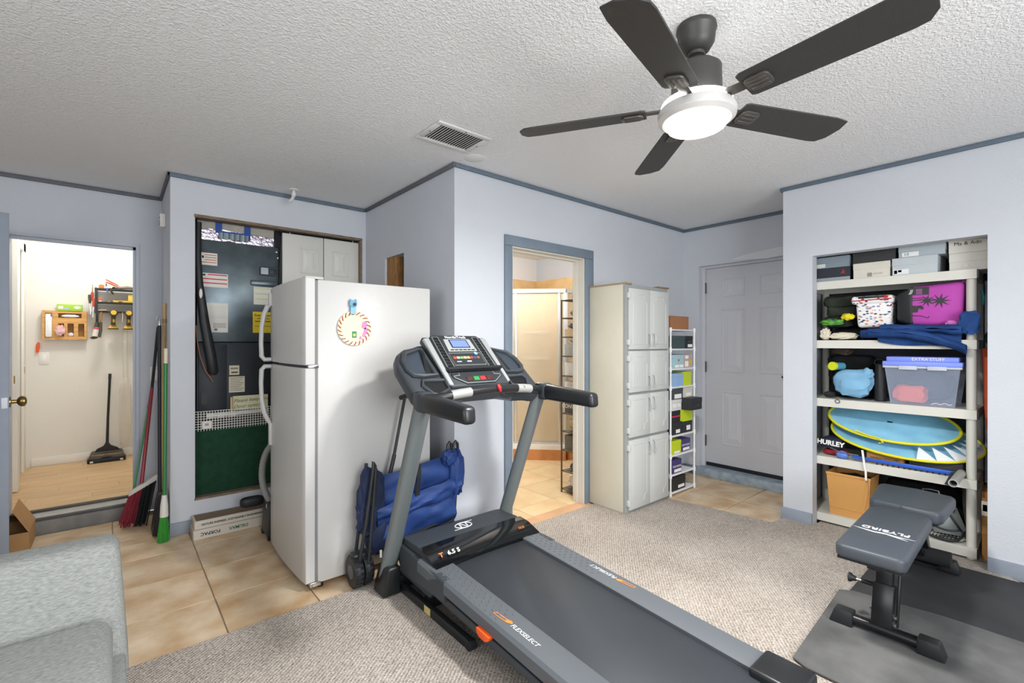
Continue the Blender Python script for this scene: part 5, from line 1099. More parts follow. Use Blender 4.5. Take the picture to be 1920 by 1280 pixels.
tool('hammer', 'grey-gripped hammer with wooden neck hanging from the tool rack', 'hammer', [('neck', lambda q: q.tube([(-.098, 6.115, 1.60), (-.103, 6.115, 1.50)], .008, 8), m_wood), ('grip', lambda q: q.tube([(-.103, 6.115, 1.50), (-.106, 6.115, 1.42), (-.115, 6.115, 1.355)], [.012, .015, .014], 10), mat('grip_grey', '55544f', rough=.5)), ('end_cap', lambda q: q.tube([(-.115, 6.115, 1.356), (-.117, 6.115, 1.348)], .0145, 10), m_orn), ('head', lambda q: q.tube([(-.12, 6.118, 1.612), (-.06, 6.118, 1.618)], [.010, .012], 8), mat('tool_steel', '6e655c', rough=.4, metal=.6))], loc=(-.1, 6.115, 1.35))
tool('caulk_bottle', 'white bottle with pink band and black nozzle hanging below the rack', 'bottle', [('nozzle', lambda q: q.box(-.140, -.118, 6.078, 6.093, 1.49, 1.60, bev=.003), m_black), ('collar', lambda q: q.tube([(-.130, 6.085, 1.50), (-.132, 6.085, 1.445)], [.012, .022], 10), mat('tool_green', '39402a', rough=.5)), ('bottle', lambda q: q.tube([(-.132, 6.085, 1.447), (-.145, 6.085, 1.36)], .021, 12), m_paper), ('band', lambda q: q.tube([(-.1325, 6.085, 1.443), (-.135, 6.085, 1.428)], .0216, 12), mat('band_pink', 'c9305a', rough=.5)), ('trigger', lambda q: q.blob((-.150, 6.085, 1.348), (.028, .012, .014), .3, 3, 2, 2), MATS['tool_green'])], loc=(-.14, 6.085, 1.34))
sw_ = thing('carpet_sweeper', 'black and bronze manual carpet sweeper with upright pole on the laundry floor', 'carpet sweeper', (-.06, 6.17, .126))
q = M(); q.hexa([(-.200, 6.09, .128), (.085, 6.09, .128), (.085, 6.26, .128), (-.200, 6.26, .128), (-.185, 6.11, .205), (.070, 6.11, .205), (.060, 6.25, .225), (-.175, 6.25, .225)], bev=.016, seg=3); q.build('housing', mat('sweeper_bronze', '5b5145', rough=.35, metal=.3), sw_)
q = M(); q.box(-.203, .088, 6.082, 6.20, .128, .168, bev=.010); q.build('bumper', m_black, sw_)
q = M(); q.prism([(-.15, .0), (.045, .0), (.02, .03), (-.03, .05), (-.045, .09), (-.065, .09), (-.08, .05), (-.13, .03)], 0, .02, T=basis((0, 6.185, .222), (1,0,0), (0,0,1)), bev=.004); q.build('yoke', m_black, sw_)
q = M(); q.tube([(-.055, 6.175, .30), (-.05, 6.20, .55), (-.035, 6.26, .975)], [.012, .0105, .0105], 10); q.build('pole', m_black, sw_)
q = M(); q.tube([(-.0365, 6.255, .93), (-.035, 6.26, .985)], .0125, 10); q.build('pole_cap', m_rackb, sw_)
q = M(); q.blob((-.06, 6.088, .175), (.045, .006, .010), 0, 1, 0, 2); q.build('badge', m_black, sw_)
q = M(); q.box(-.075, -.045, 6.096, 6.101, .197, .204); lab(q.build('badge', mat('badge_red', 'a8504c', rough=.5), sw_), 'small red maker badge')
for x in (-.17, .055): q = M(); q.cyl((x-.012, 6.085, .140), (x+.012, 6.085, .140), .011, 10); q.build('wheel', mat('wheel_grey', 'c9c9c5', rough=.5), sw_)
nb = thing('net_bag', 'long translucent white mesh bag hanging against the laundry wall', 'bag', (.09, 6.26, .24))
m_net = mat('net_film', 'e6e2da', rough=.6, alpha=.32)
q = M(); q.blob((.085, 6.25, .58), (.052, .030, .36), .12, 2, 3, 3, .75); q.build('bag', m_net, nb)
q = M(); q.tube([(.07, 6.27, .93), (.062, 6.28, 1.20), (.06, 6.285, 1.43)], .003, 6).tube([(.10, 6.27, .93), (.098, 6.28, 1.20), (.10, 6.285, 1.43)], .003, 6); q.build('cords', mat('cord_grey', 'd3cfc6', rough=.7), nb, kind='stuff')
# ceiling lamps of the neighbouring rooms
for nm, lb_, x, y, z in (('laundry_lamp', 'flush white round ceiling lamp in the laundry room', -.1, 5.45, 2.6), ('bathroom_lamp', 'flush white round ceiling lamp in the bathroom', 2.9, 3.55, 2.425)):
    l = thing(nm, lb_, 'lamp', (x, y, z-.04)); q = M(); q.lathe([(.19, z), (.19, z-.015), (.05, z-.017)], 28, T=Matrix.Translation((x, y, 0))); q.build('base', m_white, l)
    q = M(); q.lathe([(.17, z-.017), (.16, z-.03), (.08, z-.042), (.01, z-.044)], 28, T=Matrix.Translation((x, y, 0))); q.build('diffuser', mat('lamp_diffuser_white', 'fff6e6', rough=.5, emit=2.0), l)

# ------------------------------------------------------------------ bathroom: corner shower and shoe tower
sh = thing('corner_shower', 'corner shower with frosted glass door, chrome frame and tan tiled curb', 'shower', (3.9, 4.1, 0))
A, B, C_, D_ = (3.41, 4.05), (3.84, 3.60), (4.395, 3.60), (3.41, 4.665)
m_curb = mat('curb_tile', 'd0905a', rough=.45, col2='bd7d49', vscale=9)
m_chr2 = mat('shower_chrome', 'd6d7d6', rough=.3, metal=.75)
m_frost = mat('frosted_glass', 'efe3c9', rough=.3, alpha=.42, bump=.5, bscale=120)
def vpanel(q, p, r, z0, z1, t, off=0.):
    p, r = Vector((*p, 0)), Vector((*r, 0)); T = basis(p, r-p, (0,0,1)); q.box(0, (r-p).length, z0, z1, -t/2-off, t/2-off, T=T)
for p, r in ((A, B), (B, C_), (D_, A)):
    q = M(); vpanel(q, p, r, .0, .115, .09, -.03); q.build('curb', m_curb, sh)
    q = M(); vpanel(q, p, r, .1155, .165, .075, -.03); q.build('curb_cap', mat('shower_white', 'efece4', rough=.4), sh)
    q = M(); vpanel(q, p, r, .166, .19, .035); q.build('bottom_rail', m_chr2, sh)
    q = M(); vpanel(q, p, r, 1.855, 1.90, .04); q.build('header_rail', m_chr2, sh)
    q = M(); vpanel(q, p, r, .19, 1.855, .006); q.build('glass_panel', m_frost, sh)
def vpost(x, y, z0, z1, w, nm='frame_post'): q = M(); q.box(-w/2, w/2, -w/2, w/2, z0, z1, T=TR((x, y, 0), rz=math.radians(45)), bev=.003); q.build(nm, m_chr2, sh)
vpost(*A, .166, 1.855, .035); vpost(*B, .166, 1.855, .045); vpost(3.79, 3.652, .19, 1.855, .028, 'door_stile'); vpost(3.45, 4.008, .19, 1.855, .028, 'door_stile')
q = M(); q.prism([A, B, C_, (4.395, 4.665), D_], .0, .06); q.build('shower_pan', MATS['shower_white'], sh)
for z in (1.08, 1.42):
    q = M(); q.prism([(4.394, 4.664), (4.394, 4.40), (4.33, 4.33), (4.20, 4.36), (4.13, 4.664)], z, z+.035, bev=.008); lab(q.build('soap_shelf', MATS['shower_white'], sh), 'white corner soap shelf')
q = M(); q.tube([(3.90, 3.57, 1.36), (3.90, 3.545, 1.36), (4.36, 3.545, 1.36), (4.36, 3.57, 1.36)], .012, 8); q.build('towel_bar', m_chr2, sh)
rt = thing('shoe_tower', 'tall narrow bronze shoe tower behind the bathroom doorway', 'rack', (3.26, 2.74, 0))
m_br = mat('tower_bronze', '5a4d3c', rough=.45, metal=.4)
TX0, TX1, TY0, TY1 = 2.97, 3.55, 2.655, 2.835
TZ = [.03, .186, .367, .53, .685, .845, 1.01, 1.18, 1.346, 1.51, 1.665]
for x in (TX0, TX1):
    for y in (TY0, TY1): q = M(); q.cyl((x, y, 0), (x, y, 1.672), .0075, 8); q.build('post', m_br, rt)
for z in TZ:
    for y in (TY0, TY1): q = M(); q.cyl((TX0, y, z), (TX1, y, z), .005, 6); q.build('tier_rail', m_br, rt)
    for x in (TX0, TX1): q = M(); q.cyl((x, TY0, z), (x, TY1, z), .005, 6); q.build('tier_rail', m_br, rt)
    q = M(); q.box(TX0+.008, TX1-.008, TY0+.008, TY1-.008, z+.004, z+.006); q.build('tier_sheet', mat('tier_grey', '6a655c', rough=.8), rt)
GT = 'things stored on the bronze shoe tower'
def tb(label, k, h, col, x0=2.985, x1=3.27, y0=2.668, y1=2.815, **kw): return shoebox(label, x0, x1, y0, y1, TZ[k]+.0065, TZ[k]+.0065+h, col, group=GT, face='-x', **kw)
tb('black shoe box with bold white lettering on the shoe tower', 4, .115, '5d594f', print_=[('CONVERSE', .048, .62, .5, 'f3f1ea')])
tb('dark grey shoe box below the canvas bag on the tower', 2, .125, '6b665a')
tb('grey box under pink tissue on the tower', 7, .10, 'b5b6ae', lidh=.4)
tb('white shoe box one tier under the grey box with tissue', 6, .11, 'e6e3da', lidh=.3)
tb('white shoe box two tiers under the grey box with tissue', 5, .11, 'dedad0', lidh=.5, mark=[(.2, .9, .6, .9, 'c6c2b6')])
tb('orange-tan box on the tower under wire-soled sandals', 8, .065, 'd9bd8e', lidh=.1)
small('sandals', 'grey ribbed sandals lying on the tan box of the tower', 'sandals', lambda q: q.blob((3.06, 2.745, TZ[8]+.096), (.07, .06, .022), .5, 5, 2, 3), mat('sandal_grey', '9a958a', rough=.7, col2='5f5b52', vscale=60), GT)
small('tissue_paper', 'red and white tissue crumpled on top of the grey tower box', 'tissue', lambda q: q.blob((3.08, 2.74, TZ[7]+.128), (.08, .06, .020), .6, 4, 5, 3), mat('tissue_mix', 'f1e9e6', rough=.8, col2='8a3a40', vscale=22), GT)
small('sneaker_boot', 'beige boot with laces on the top tier of the tower', 'boot', lambda q: (q.blob((3.06, 2.74, TZ[9]+.047), (.062, .045, .036), .2, 3, 3, 3), q.blob((3.085, 2.74, TZ[9]+.087), (.030, .035, .055), .2, 3, 4, 3)), mat('boot_beige', 'b9ab97', rough=.8, col2='6d6355', vscale=30), GT)
small('towel_bundle', 'rolled taupe towel standing above the tower', 'towel', lambda q: q.tube([(3.07, 2.74, TZ[10]+.007), (3.072, 2.74, TZ[10]+.06), (3.075, 2.745, TZ[10]+.135)], [.055, .05, .042], 12), mat('towel_taupe', '9c8d78', rough=.9, col2='6f6250', vscale=40, stretch=(1, 1, .1)), GT)
small('canvas_bag', 'cream canvas bag with a small orange motif on the tower', 'bag', lambda q: q.blob((3.06, 2.745, TZ[3]+.066), (.060, .052, .050), .35, 3, 6, 3, .8), mat('canvas_cream', 'd9d3bf', rough=.85, col2='c9a35a', vscale=9), GT)
small('running_shoe', 'black and grey running shoe on the second lowest tier of the tower', 'shoe', lambda q: (q.blob((3.07, 2.75, TZ[1]+.044), (.070, .042, .032), .2, 3, 3, 3), q.blob((3.11, 2.75, TZ[1]+.08), (.035, .036, .045), .2, 3, 4, 3)), mat('shoe_mix', '33332f', rough=.7, col2='9a9a92', vscale=25), GT)
small('plastic_bag', 'crumpled white plastic bag on the lowest tier of the tower', 'bag', lambda q: q.blob((3.07, 2.745, TZ[0]+.074), (.066, .050, .052), .4, 3, 9, 3, .8), mat('bag_crinkle', 'dfdedb', rough=.35, bump=.9, bscale=50), GT)
# ------------------------------------------------------------------ storage shelf in the alcove
su = thing('storage_shelf', 'five-tier light grey plastic storage shelf standing in the alcove', 'shelf', (4.08, .77, 0))
m_sh = mat('shelf_plastic', 'd2d1c8', rough=.5, var=.03)
SX0, SX1, SY0, SY1 = 3.868, 4.30, .335, 1.246
SZ = [.082, .487, .900, 1.316, 1.735]
for z in SZ:
    q = M(); t = .016
    q.box(SX0, SX1, SY0, SY1, z-.010, z)
    q.box(SX0, SX0+t, SY0, SY1, z-.056, z-.010).box(SX1-t, SX1, SY0, SY1, z-.056, z-.010).box(SX0+t, SX1-t, SY0, SY0+t, z-.056, z-.010).box(SX0+t, SX1-t, SY1-t, SY1, z-.056, z-.010)
    s_ = q.build('shelf_tier', m_sh, su)
    q = M(); q.box(SX0-.003, SX0+.03, SY0-.008, SY0-.0005, z-.054, z-.004).box(SX0+.002, SX0+.028, SY0-.010, SY0-.008, z-.05, z-.008); q.build('corner_cap', m_black, su)
for x in (SX0+.030, SX1-.035):
    for y in (SY0+.025, SY1-.03):
        for a, b in zip([.012]+SZ[:-1], [SZ[0]-.057]+[k-.057 for k in SZ[1:]]):
            q = M(); q.cyl((x, y, a+.0005), (x, y, b), .0235, 16); q.build('post', m_sh, su)
q = M()
for i in range(20):
    for j in range(2):
        yy_ = .42+.017*i; q.box(3.92+.09*j, 3.99+.09*j, yy_, yy_+.008, SZ[0]-.0002, SZ[0]+.0004)
q.build('vent_slots', m_black, su, kind='stuff')
GS = 'boxes on the top shelf of the alcove'
Zt = SZ[4]+.0006
def tsb(label, y0, y1, z0, h, col, x0=3.885, dep=.30, **kw): return shoebox(label, x0, x0+dep, y0, y1, z0, z0+h, col, group=GS, face='-x', **kw)
tsb('black shoe box with red emblem and speckled base on the top alcove shelf', .962, 1.19, Zt, .095, '23272f', lid='252a33', lidh=.72, mark=[(.0, 1., 0, .27, '8f979b')])
em = None
tsb('grey shoe box stacked on the black one with the red emblem', .965, 1.185, Zt+.096, .078, '7d8a94', mark=[(.06, .34, .06, .4, 'c9d0c6')], lidh=.55)
tsb('cream shoe box under a black one on the top alcove shelf', .742, .945, Zt, .105, 'd2cec2', lidh=.42, mark=[(.4, .52, .1, .34, '8d8b84'), (.56, .8, .22, .3, 'b5b2a8')])
tsb('black shoe box stacked on a cream one on the top alcove shelf', .715, .95, Zt+.106, .085, '2e2f31', x0=3.895, lidh=.4)
tsb('pale grey shoe box with barcode label on the top alcove shelf', .508, .733, Zt, .112, 'b9c2c6', lidh=.45, mark=[(.03, .38, .05, .34, 'dfe3e3'), (.05, .12, .1, .3, '50555a'), (.14, .22, .18, .3, '50555a')])
tsb('blue-grey shoe box with round cutout stacked on the pale grey one', .475, .702, Zt+.113, .085, 'a7b2b8', x0=3.895, lidh=.6, mark=[(.08, .45, .05, .38, 'e2e6e6')], print_=[('10', .026, .18, .22, '4a4d52')])
tsb('cream shoe box at the foot of the stack by the alcove edge', .225, .462, Zt, .108, 'd6d4cb', x0=3.92, lidh=.5, print_=[('A A', .03, .38, .25, 'ecebe5')])
tsb('cream shoe box with black script, topmost by the alcove edge', .225, .465, Zt+.109, .10, 'd9d7cd', x0=3.92, lidh=.35, print_=[('Ma & Adn', .030, .36, .55, '3f3f3d'), ('||||||', .022, .78, .36, '50504e')])
# red emblem on the black box
o = [b for b in bpy.data.objects if b.get('label', '').startswith('black shoe box with red emblem')][0]
q = M(); T = basis((3.8838, 1.005, Zt+.058), (0,-1,0), (0,0,1)); q.prism([(-.018, -.012), (-.004, .0), (-.002, .018), (.004, .02), (.005, .006), (.020, .010), (.006, -.002), (.018, -.014), (.0, -.006)], 0, .0008, T=T); lab(q.build('emblem', mat('emblem_red', 'a3302c', rough=.6), o), 'small red jumping emblem')

# second shelf
Z2 = SZ[3]+.0006
def fold_stack(name, label, cat, x0, x1, y0, y1, z0, layers, th, col, seed, col2=None, group=None):
    t = thing(name, label, cat, ((x0+x1)/2, (y0+y1)/2, z0), group=group)
    for k in range(layers):
        q = M(); zc = z0+th*(k+.5); ex_ = random.uniform(-.012, .012)
        q.blob(((x0+x1)/2, (y0+y1)/2+ex_, zc), ((x1-x0)/2, (y1-y0)/2, th*.62), .16, 2.4, seed+k*2.3, 3, .45); q.build('fold', mat('cl'+col, col, rough=.95, spec=.1, col2=col2, var=.3, vscale=16), t)
    return settle(t, z0+.0005)
fold_stack('folded_jacket', 'folded olive green jacket on the second alcove shelf', 'clothes', 3.985, 4.22, .965, 1.155, Z2+.09, 3, .072, '3c4138', 2, '2c302a')
fold_stack('dark_clothes', 'heap of black clothes on the second alcove shelf', 'clothes', 3.985, 4.22, .64, 1.15, Z2, 1, .062, '1e1f22', 9)
small('sponge_ball', 'yellow knobbly ball tucked between folded clothes', 'ball', lambda q: q.blob((3.925, .985, Z2+.165), (.025, .038, .024), .4, 7, 3, 3), mat('yellow_knobs', 'e0cf1e', rough=.6))
small('swim_goggles', 'green and navy striped swim cloth under the yellow ball', 'cloth', lambda q: q.blob((3.93, 1.085, Z2+.128), (.035, .065, .024), .5, 4, 5, 3), mat('green_navy', '6cbf2c', rough=.7, col2='1f3350', vscale=22))
small('cream_cloth', 'rumpled cream cloth along the front of the second alcove shelf', 'cloth', lambda q: (q.blob((3.906, 1.115, Z2+.045), (.030, .032, .038), .4, 3, 2, 3, .8), q.blob((3.905, 1.005, Z2+.030), (.035, .080, .024), .4, 3, 4, 3, .8)), mat('cloth_cream', 'd8d0bd', rough=.9, bump=.3, bscale=120))
def print_fabric():
    m = mat('print_fabric', 'e8e7e6', rough=.8); nt_ = m.node_tree; N = nt_.nodes; L = nt_.links; b = N['Principled BSDF']
    tc = N.new('ShaderNodeTexCoord'); mp = N.new('ShaderNodeMapping'); mp.inputs['Scale'].default_value = (1, 1, 1.7); L.new(tc.outputs['Object'], mp.inputs[0])
    v = N.new('ShaderNodeTexVoronoi'); v.inputs['Scale'].default_value = 42; L.new(mp.outputs[0], v.inputs['Vector'])
    cr = N.new('ShaderNodeValToRGB'); cr.color_ramp.interpolation = 'CONSTANT'
    cols = ['2f4377', 'b8453a', 'e3e2e0', '7d8fb0', 'd98f6a', '44505c', 'e6e4e2']
    while len(cr.color_ramp.elements) < len(cols): cr.color_ramp.elements.new(.5)
    for i, (e, c) in enumerate(zip(cr.color_ramp.elements, cols)): e.position = i/len(cols); e.color = srgb(c)
    sx = N.new('ShaderNodeSeparateColor'); L.new(v.outputs['Color'], sx.inputs[0]); L.new(sx.outputs[0], cr.inputs[0])
    lt = N.new('ShaderNodeMath'); lt.operation = 'LESS_THAN'; lt.inputs[1].default_value = .40; L.new(v.outputs['Distance'], lt.inputs[0])
    mx = N.new('ShaderNodeMix'); mx.data_type = 'RGBA'; mx.inputs[6].default_value = srgb('e9e8e8'); L.new(lt.outputs[0], mx.inputs[0]); L.new(cr.outputs[0], mx.inputs[7]); L.new(mx.outputs[2], b.inputs['Base Color'])
    return m
m_pf = print_fabric()
lb = thing('lunch_bag', 'white lunch bag with small coloured prints and red zip', 'bag', (4.0, .835, Z2+.06))
q = M(); q.hexa([(3.90, .745, Z2+.085), (4.08, .745, Z2+.085), (4.08, .925, Z2+.085), (3.90, .925, Z2+.085), (3.893, .735, Z2+.255), (4.09, .735, Z2+.255), (4.09, .935, Z2+.255), (3.893, .935, Z2+.255)], bev=.022, seg=3); q.build('bag_body', m_pf, lb)
q = M(); q.box(3.885, 4.095, .728, .958, Z2+.245, Z2+.300, bev=.018, seg=3); q.build('bag_lid', m_pf, lb)
m_rz = mat('red_zip', 'b3262e', rough=.6)
q = M(); q.tube([(3.884, .735, Z2+.274), (3.884, .955, Z2+.268), (3.95, .958, Z2+.268)], .0035, 6); q.build('zip', m_rz, lb)
q = M(); q.box(3.879, 3.886, .76, .915, Z2+.282, Z2+.296, bev=.003); q.build('zip_flap', m_black, lb)
q = M(); q.blob((3.878, .765, Z2+.288), (.006, .014, .010), .2, 3, 1, 2); q.build('zip_pull', m_rz, lb)
cl = thing('cooler_bag', 'magenta cooler bag with black palm trees and striped badge', 'bag', (4.0, .55, Z2+.09))
m_mag = mat('magenta_cloth', 'b545a8', rough=.7, bump=.1, bscale=300, var=.1)
q = M(); q.hexa([(3.895, .400, Z2+.085), (4.12, .400, Z2+.085), (4.12, .652, Z2+.092), (3.895, .652, Z2+.092), (3.888, .388, Z2+.355), (4.12, .388, Z2+.355), (4.12, .652, Z2+.338), (3.888, .652, Z2+.338)], bev=.03, seg=4); q.build('bag_body', m_mag, cl)
q = M(); q.hexa([(3.889, .625, Z2+.088), (4.12, .625, Z2+.088), (4.12, .712, Z2+.125), (3.905, .712, Z2+.125), (3.883, .625, Z2+.345), (4.12, .625, Z2+.345), (4.12, .712, Z2+.300), (3.900, .712, Z2+.300)], bev=.018, seg=3); q.build('end_panel', m_black, cl)
Tq = basis((3.8915, .55, Z2+.22), (0,-1,0), (-.027,0,1))
q = M(); q.prism([(-.10, .065), (.0, .065), (.0, .112), (-.10, .112)], .0005, .0022, T=Tq); q.build('badge_panel', m_black, cl)
for i in range(5): q = M(); q.box(-.062, -.032, .070+i*.007, .074+i*.007, .002, .0032, T=Tq); q.build('badge_stripe', mat('stripe_pink', 'a05a96', rough=.7), cl)
text('JJ', .03, Tq @ Matrix.Translation((-.088, .088, .0023)), m_white, cl, 'badge_lettering', shear=.3)
for cx, cy, r in ((-.010, .026, .046), (.052, .022, .054)):
    pts = []
    for k in range(18):
        a = 2*math.pi*k/18; rr = r*(1. if k % 2 == 0 else .32); pts.append((cx+rr*math.cos(a), cy+rr*.85*math.sin(a)))
    q = M(); q.prism(pts, .0005+.0004*(cx > .01), .0018+.0004*(cx > .01), T=Tq); lab(q.build('palm_print', m_black, cl), 'black palm crown print')
for y0_ in (.042, .030): q = M(); q.box(-.085, .0, y0_, y0_+.005, .0005, .0016, T=Tq); q.build('palm_trunk', m_black, cl)
q = M(); q.prism([(-.09, -.045), (-.055, -.045), (-.05, -.02), (-.03, -.03), (-.025, -.015), (-.04, .0), (-.06, -.004), (-.088, .0)], .0005, .0017, T=Tq); lab(q.build('print_patch', m_black, cl), 'black building print')
q = M(); q.tube([(-.085, -.065, .001), (-.04, -.068, .001), (-.005, -.082, .001), (.0, -.07, .001)], .002, 5, T=Tq); q.build('print_line', m_black, cl)
q = M(); q.tube([(3.93, .40, Z2+.352), (3.92, .385, Z2+.375), (3.95, .372, Z2+.36), (4.0, .37, Z2+.33)], .008, 8); q.build('strap', m_mag, cl)
small('pink_cloth', 'scrap of pink cloth hanging below the cooler bag', 'cloth', lambda q: q.blob((3.868, .445, Z2+.100), (.012, .028, .018), .4, 3, 3, 3), mat('pink_scrap', 'd070c0', rough=.8))
# denim blue towel draped over the shelf lip
tw = thing('blue_towel', 'dark blue velvety towel drooping over the second shelf edge', 'towel', (3.88, .6, Z2))
m_tw = mat('towel_blue', '2b4a82', rough=.9, spec=.15, col2='1e3763', vscale=10, bump=.3, bscale=200)
def tower(off, seed, z0, droop, y0, y1, xf):
    def f(u, v):
        y = y0+(y1-y0)*u; w = math.sin(v*math.pi)
        ang = v*2*math.pi
        zz = z0 + .024*math.sin(ang) + .010*mnoise.noise(Vector((u*5+seed, v*3, 1))) - droop*max(0, u-.2)*max(0, u-.2)*1.6
        xx = xf - .040*math.cos(ang) + .008*mnoise.noise(Vector((u*7, v*2+seed, 3)))
        return (xx, y, zz)
    return f
for i, (z0, dr, a, b, xf) in enumerate(((Z2+.046, .0, .89, .405, 3.938), (Z2+.044, .0, .90, .40, 3.906), (Z2+.048, .105, .84, .375, 3.813), (Z2+.072, .012, .78, .394, 3.834))):
    q = M(); q.sheet(tower(0, i*2.7, z0, dr, a, b, xf), 26, 14, .004); q.build('fold', m_tw, tw)
q = M(); q.sheet(lambda u, v: (3.858-.010*math.sin(v*2.2)-.006*math.sin(u*11+1), .80-.40*u, Z2+.055-(.115-.05*(1-u))*v - .01*math.sin(u*6)*v), 20, 8, .004); q.build('fold', m_tw, tw)
q = M(); q.blob((3.832, .362, Z2+.10), (.022, .045, .07), .35, 2.5, 4, 3, .8); q.build('fold', m_tw, tw)
small('teal_clip', 'teal plastic handle poking out behind the shelf post', 'handle', lambda q: q.tube([(3.99, .325, 1.62), (3.99, .318, 1.57), (4.0, .322, 1.53)], .007, 8), mat('teal_plastic', '3a8f86', rough=.5))

# third shelf
Z3 = SZ[2]+.0006
tt = thing('storage_tote', 'clear plastic storage tote with periwinkle blue lid', 'tote', (4.03, .585, Z3))
m_clear = mat('clear_plastic', 'c4d2ea', rough=.12, alpha=.20, spec=.6)
y0, y1 = .398, .775; q = M(); t = .004
bot = [(3.905, y0+.035), (4.17, y0+.035), (4.17, y1-.03), (3.905, y1-.03)]; top = [(3.882, y0+.008), (4.19, y0+.008), (4.19, y1-.004), (3.882, y1-.004)]
q.prism(bot, Z3, Z3+t)
for i in range(4):
    a, b, c, d = bot[i], bot[(i+1)%4], top[(i+1)%4], top[i]
    ctr = Vector((4.03, .585)); inn = lambda p: (p[0]+(ctr.x-p[0])*.02, p[1]+(ctr.y-p[1])*.02)
    q.hexa([(*a, Z3+t), (*b, Z3+t), (*inn(b), Z3+t), (*inn(a), Z3+t), (*d, Z3+.245), (*c, Z3+.245), (*inn(c), Z3+.245), (*inn(d), Z3+.245)])
q.build('tub', m_clear, tt, normals=True)
q = M(); q.box(3.874, 4.198, y0, y1+.004, Z3+.236, Z3+.248); q.build('tub_rim', mat('rim_clear', 'd5dbe6', rough=.3, alpha=.75), tt)
m_peri = mat('periwinkle', '7f93ea', rough=.4)
q = M(); q.box(3.870, 4.20, y0-.002, y1+.006, Z3+.2485, Z3+.278, bev=.005).box(3.884, 4.185, y0+.015, y1-.012, Z3+.276, Z3+.308, bev=.006); lid = q.build('lid', m_peri, tt)
for yy_ in (.51, .65): q = M(); q.box(3.866, 3.874, yy_-.045, yy_+.045, Z3+.226, Z3+.25, bev=.002); q.build('latch', MATS['rim_clear'], tt)
text('EXTRA STUFF', .026, basis((3.8832, .555, Z3+.293), (0,-1,0), (0,0,1)), m_white, lid, 'lid_lettering')
cor = thing('coral_shirt', 'folded coral orange cloth inside the clear tote', 'clothes', (3.99, .665, Z3+.006)); q = M(); q.blob((3.985, .655, Z3+.066), (.058, .080, .056), .25, 2.5, 3, 3, .5); q.build('fold', mat('coral_cloth', 'ef6f58', rough=.85), cor)
small('navy_cloth', 'dark slate cloth filling the back of the clear tote', 'clothes', lambda q: q.blob((4.098, .575, Z3+.115), (.042, .11, .085), .3, 2.5, 7, 3, .6), mat('slate_cloth', '47566b', rough=.9, var=.3))
small('white_lace', 'tangled white cord lying at the bottom of the tote', 'cord', lambda q: q.tube(smooth([(3.925, .545, Z3+.010), (3.93, .52, Z3+.022), (3.922, .505, Z3+.010), (3.928, .48, Z3+.024), (3.924, .46, Z3+.010), (3.93, .45, Z3+.018)], 2), .003, 6), m_white)
small('blue_cloth_sack', 'light blue cloth drawstring sack slumped on the third alcove shelf', 'sack', lambda q: (q.blob((3.925, .955, Z3+.115), (.055, .112, .088), .35, 1.8, 6, 3, .75), q.blob((3.925, .875, Z3+.185), (.03, .035, .04), .3, 2, 2, 3)), mat('sky_cloth', '7fb1d2', rough=.8, var=.12, vscale=12))
fl_ = thing('sunscreen_tube', 'yellow-capped teal tube leaning behind the blue sack', 'tube', (3.95, 1.06, Z3+.2)); q = M(); q.cyl((3.905, 1.075, Z3+.232), (3.925, 1.068, Z3+.231), .030, 20); lab(q.build('cap', mat('cap_yellow', 'd8e02a', rough=.4), fl_), 'yellow-green round cap'); q = M(); q.cyl((3.925, 1.068, Z3+.231), (3.985, 1.03, Z3+.229), .027, 16); q.build('tube_body', mat('tube_teal', '4f93a8', rough=.4), fl_)
bt = thing('thermos', 'black thermos flask with ring between sack and tote', 'bottle', (3.98, .808, Z3)); q = M(); q.lathe([(.030, Z3), (.034, Z3+.005), (.034, Z3+.20), (.029, Z3+.215), (.029, Z3+.25), (.02, Z3+.255)], 20, T=Matrix.Translation((3.99, .815, 0))); q.build('flask', m_black, bt); q = M(); q.tube([(3.965+.0, .815+.028*math.cos(a*.42), Z3+.265+.022*math.sin(a*.42)) for a in range(15)], .003, 6, closed=True); q.build('carry_ring', m_black, bt)
fold_stack('black_bag', 'black nylon backpack at the left of the third alcove shelf', 'bag', 4.04, 4.215, .87, 1.145, Z3, 3, .095, '1d1e20', 4)
small('brown_pouch', 'dark brown leather pouch on top of the black backpack', 'pouch', lambda q: q.blob((4.10, 1.06, Z3+.335), (.05, .06, .028), .3, 2, 3, 3, .7), mat('pouch_brown', '463a32', rough=.6))
small('cord_loop', 'thin dark elastic loop hanging over the third shelf lip', 'cord', lambda q: q.tube([(3.862, 1.03+.014*math.cos(a*.5236), Z3-.012+.012*math.sin(a*.5236)) for a in range(12)], .0022, 6, closed=True), m_black)
small('grey_mesh_pouch', 'dark mesh pouch under the blue sack on the third shelf', 'pouch', lambda q: q.blob((3.96, 1.105, Z3+.026), (.035, .035, .020), .3, 4, 3, 3), mat('mesh_dark', '2b2b2d', rough=.9))

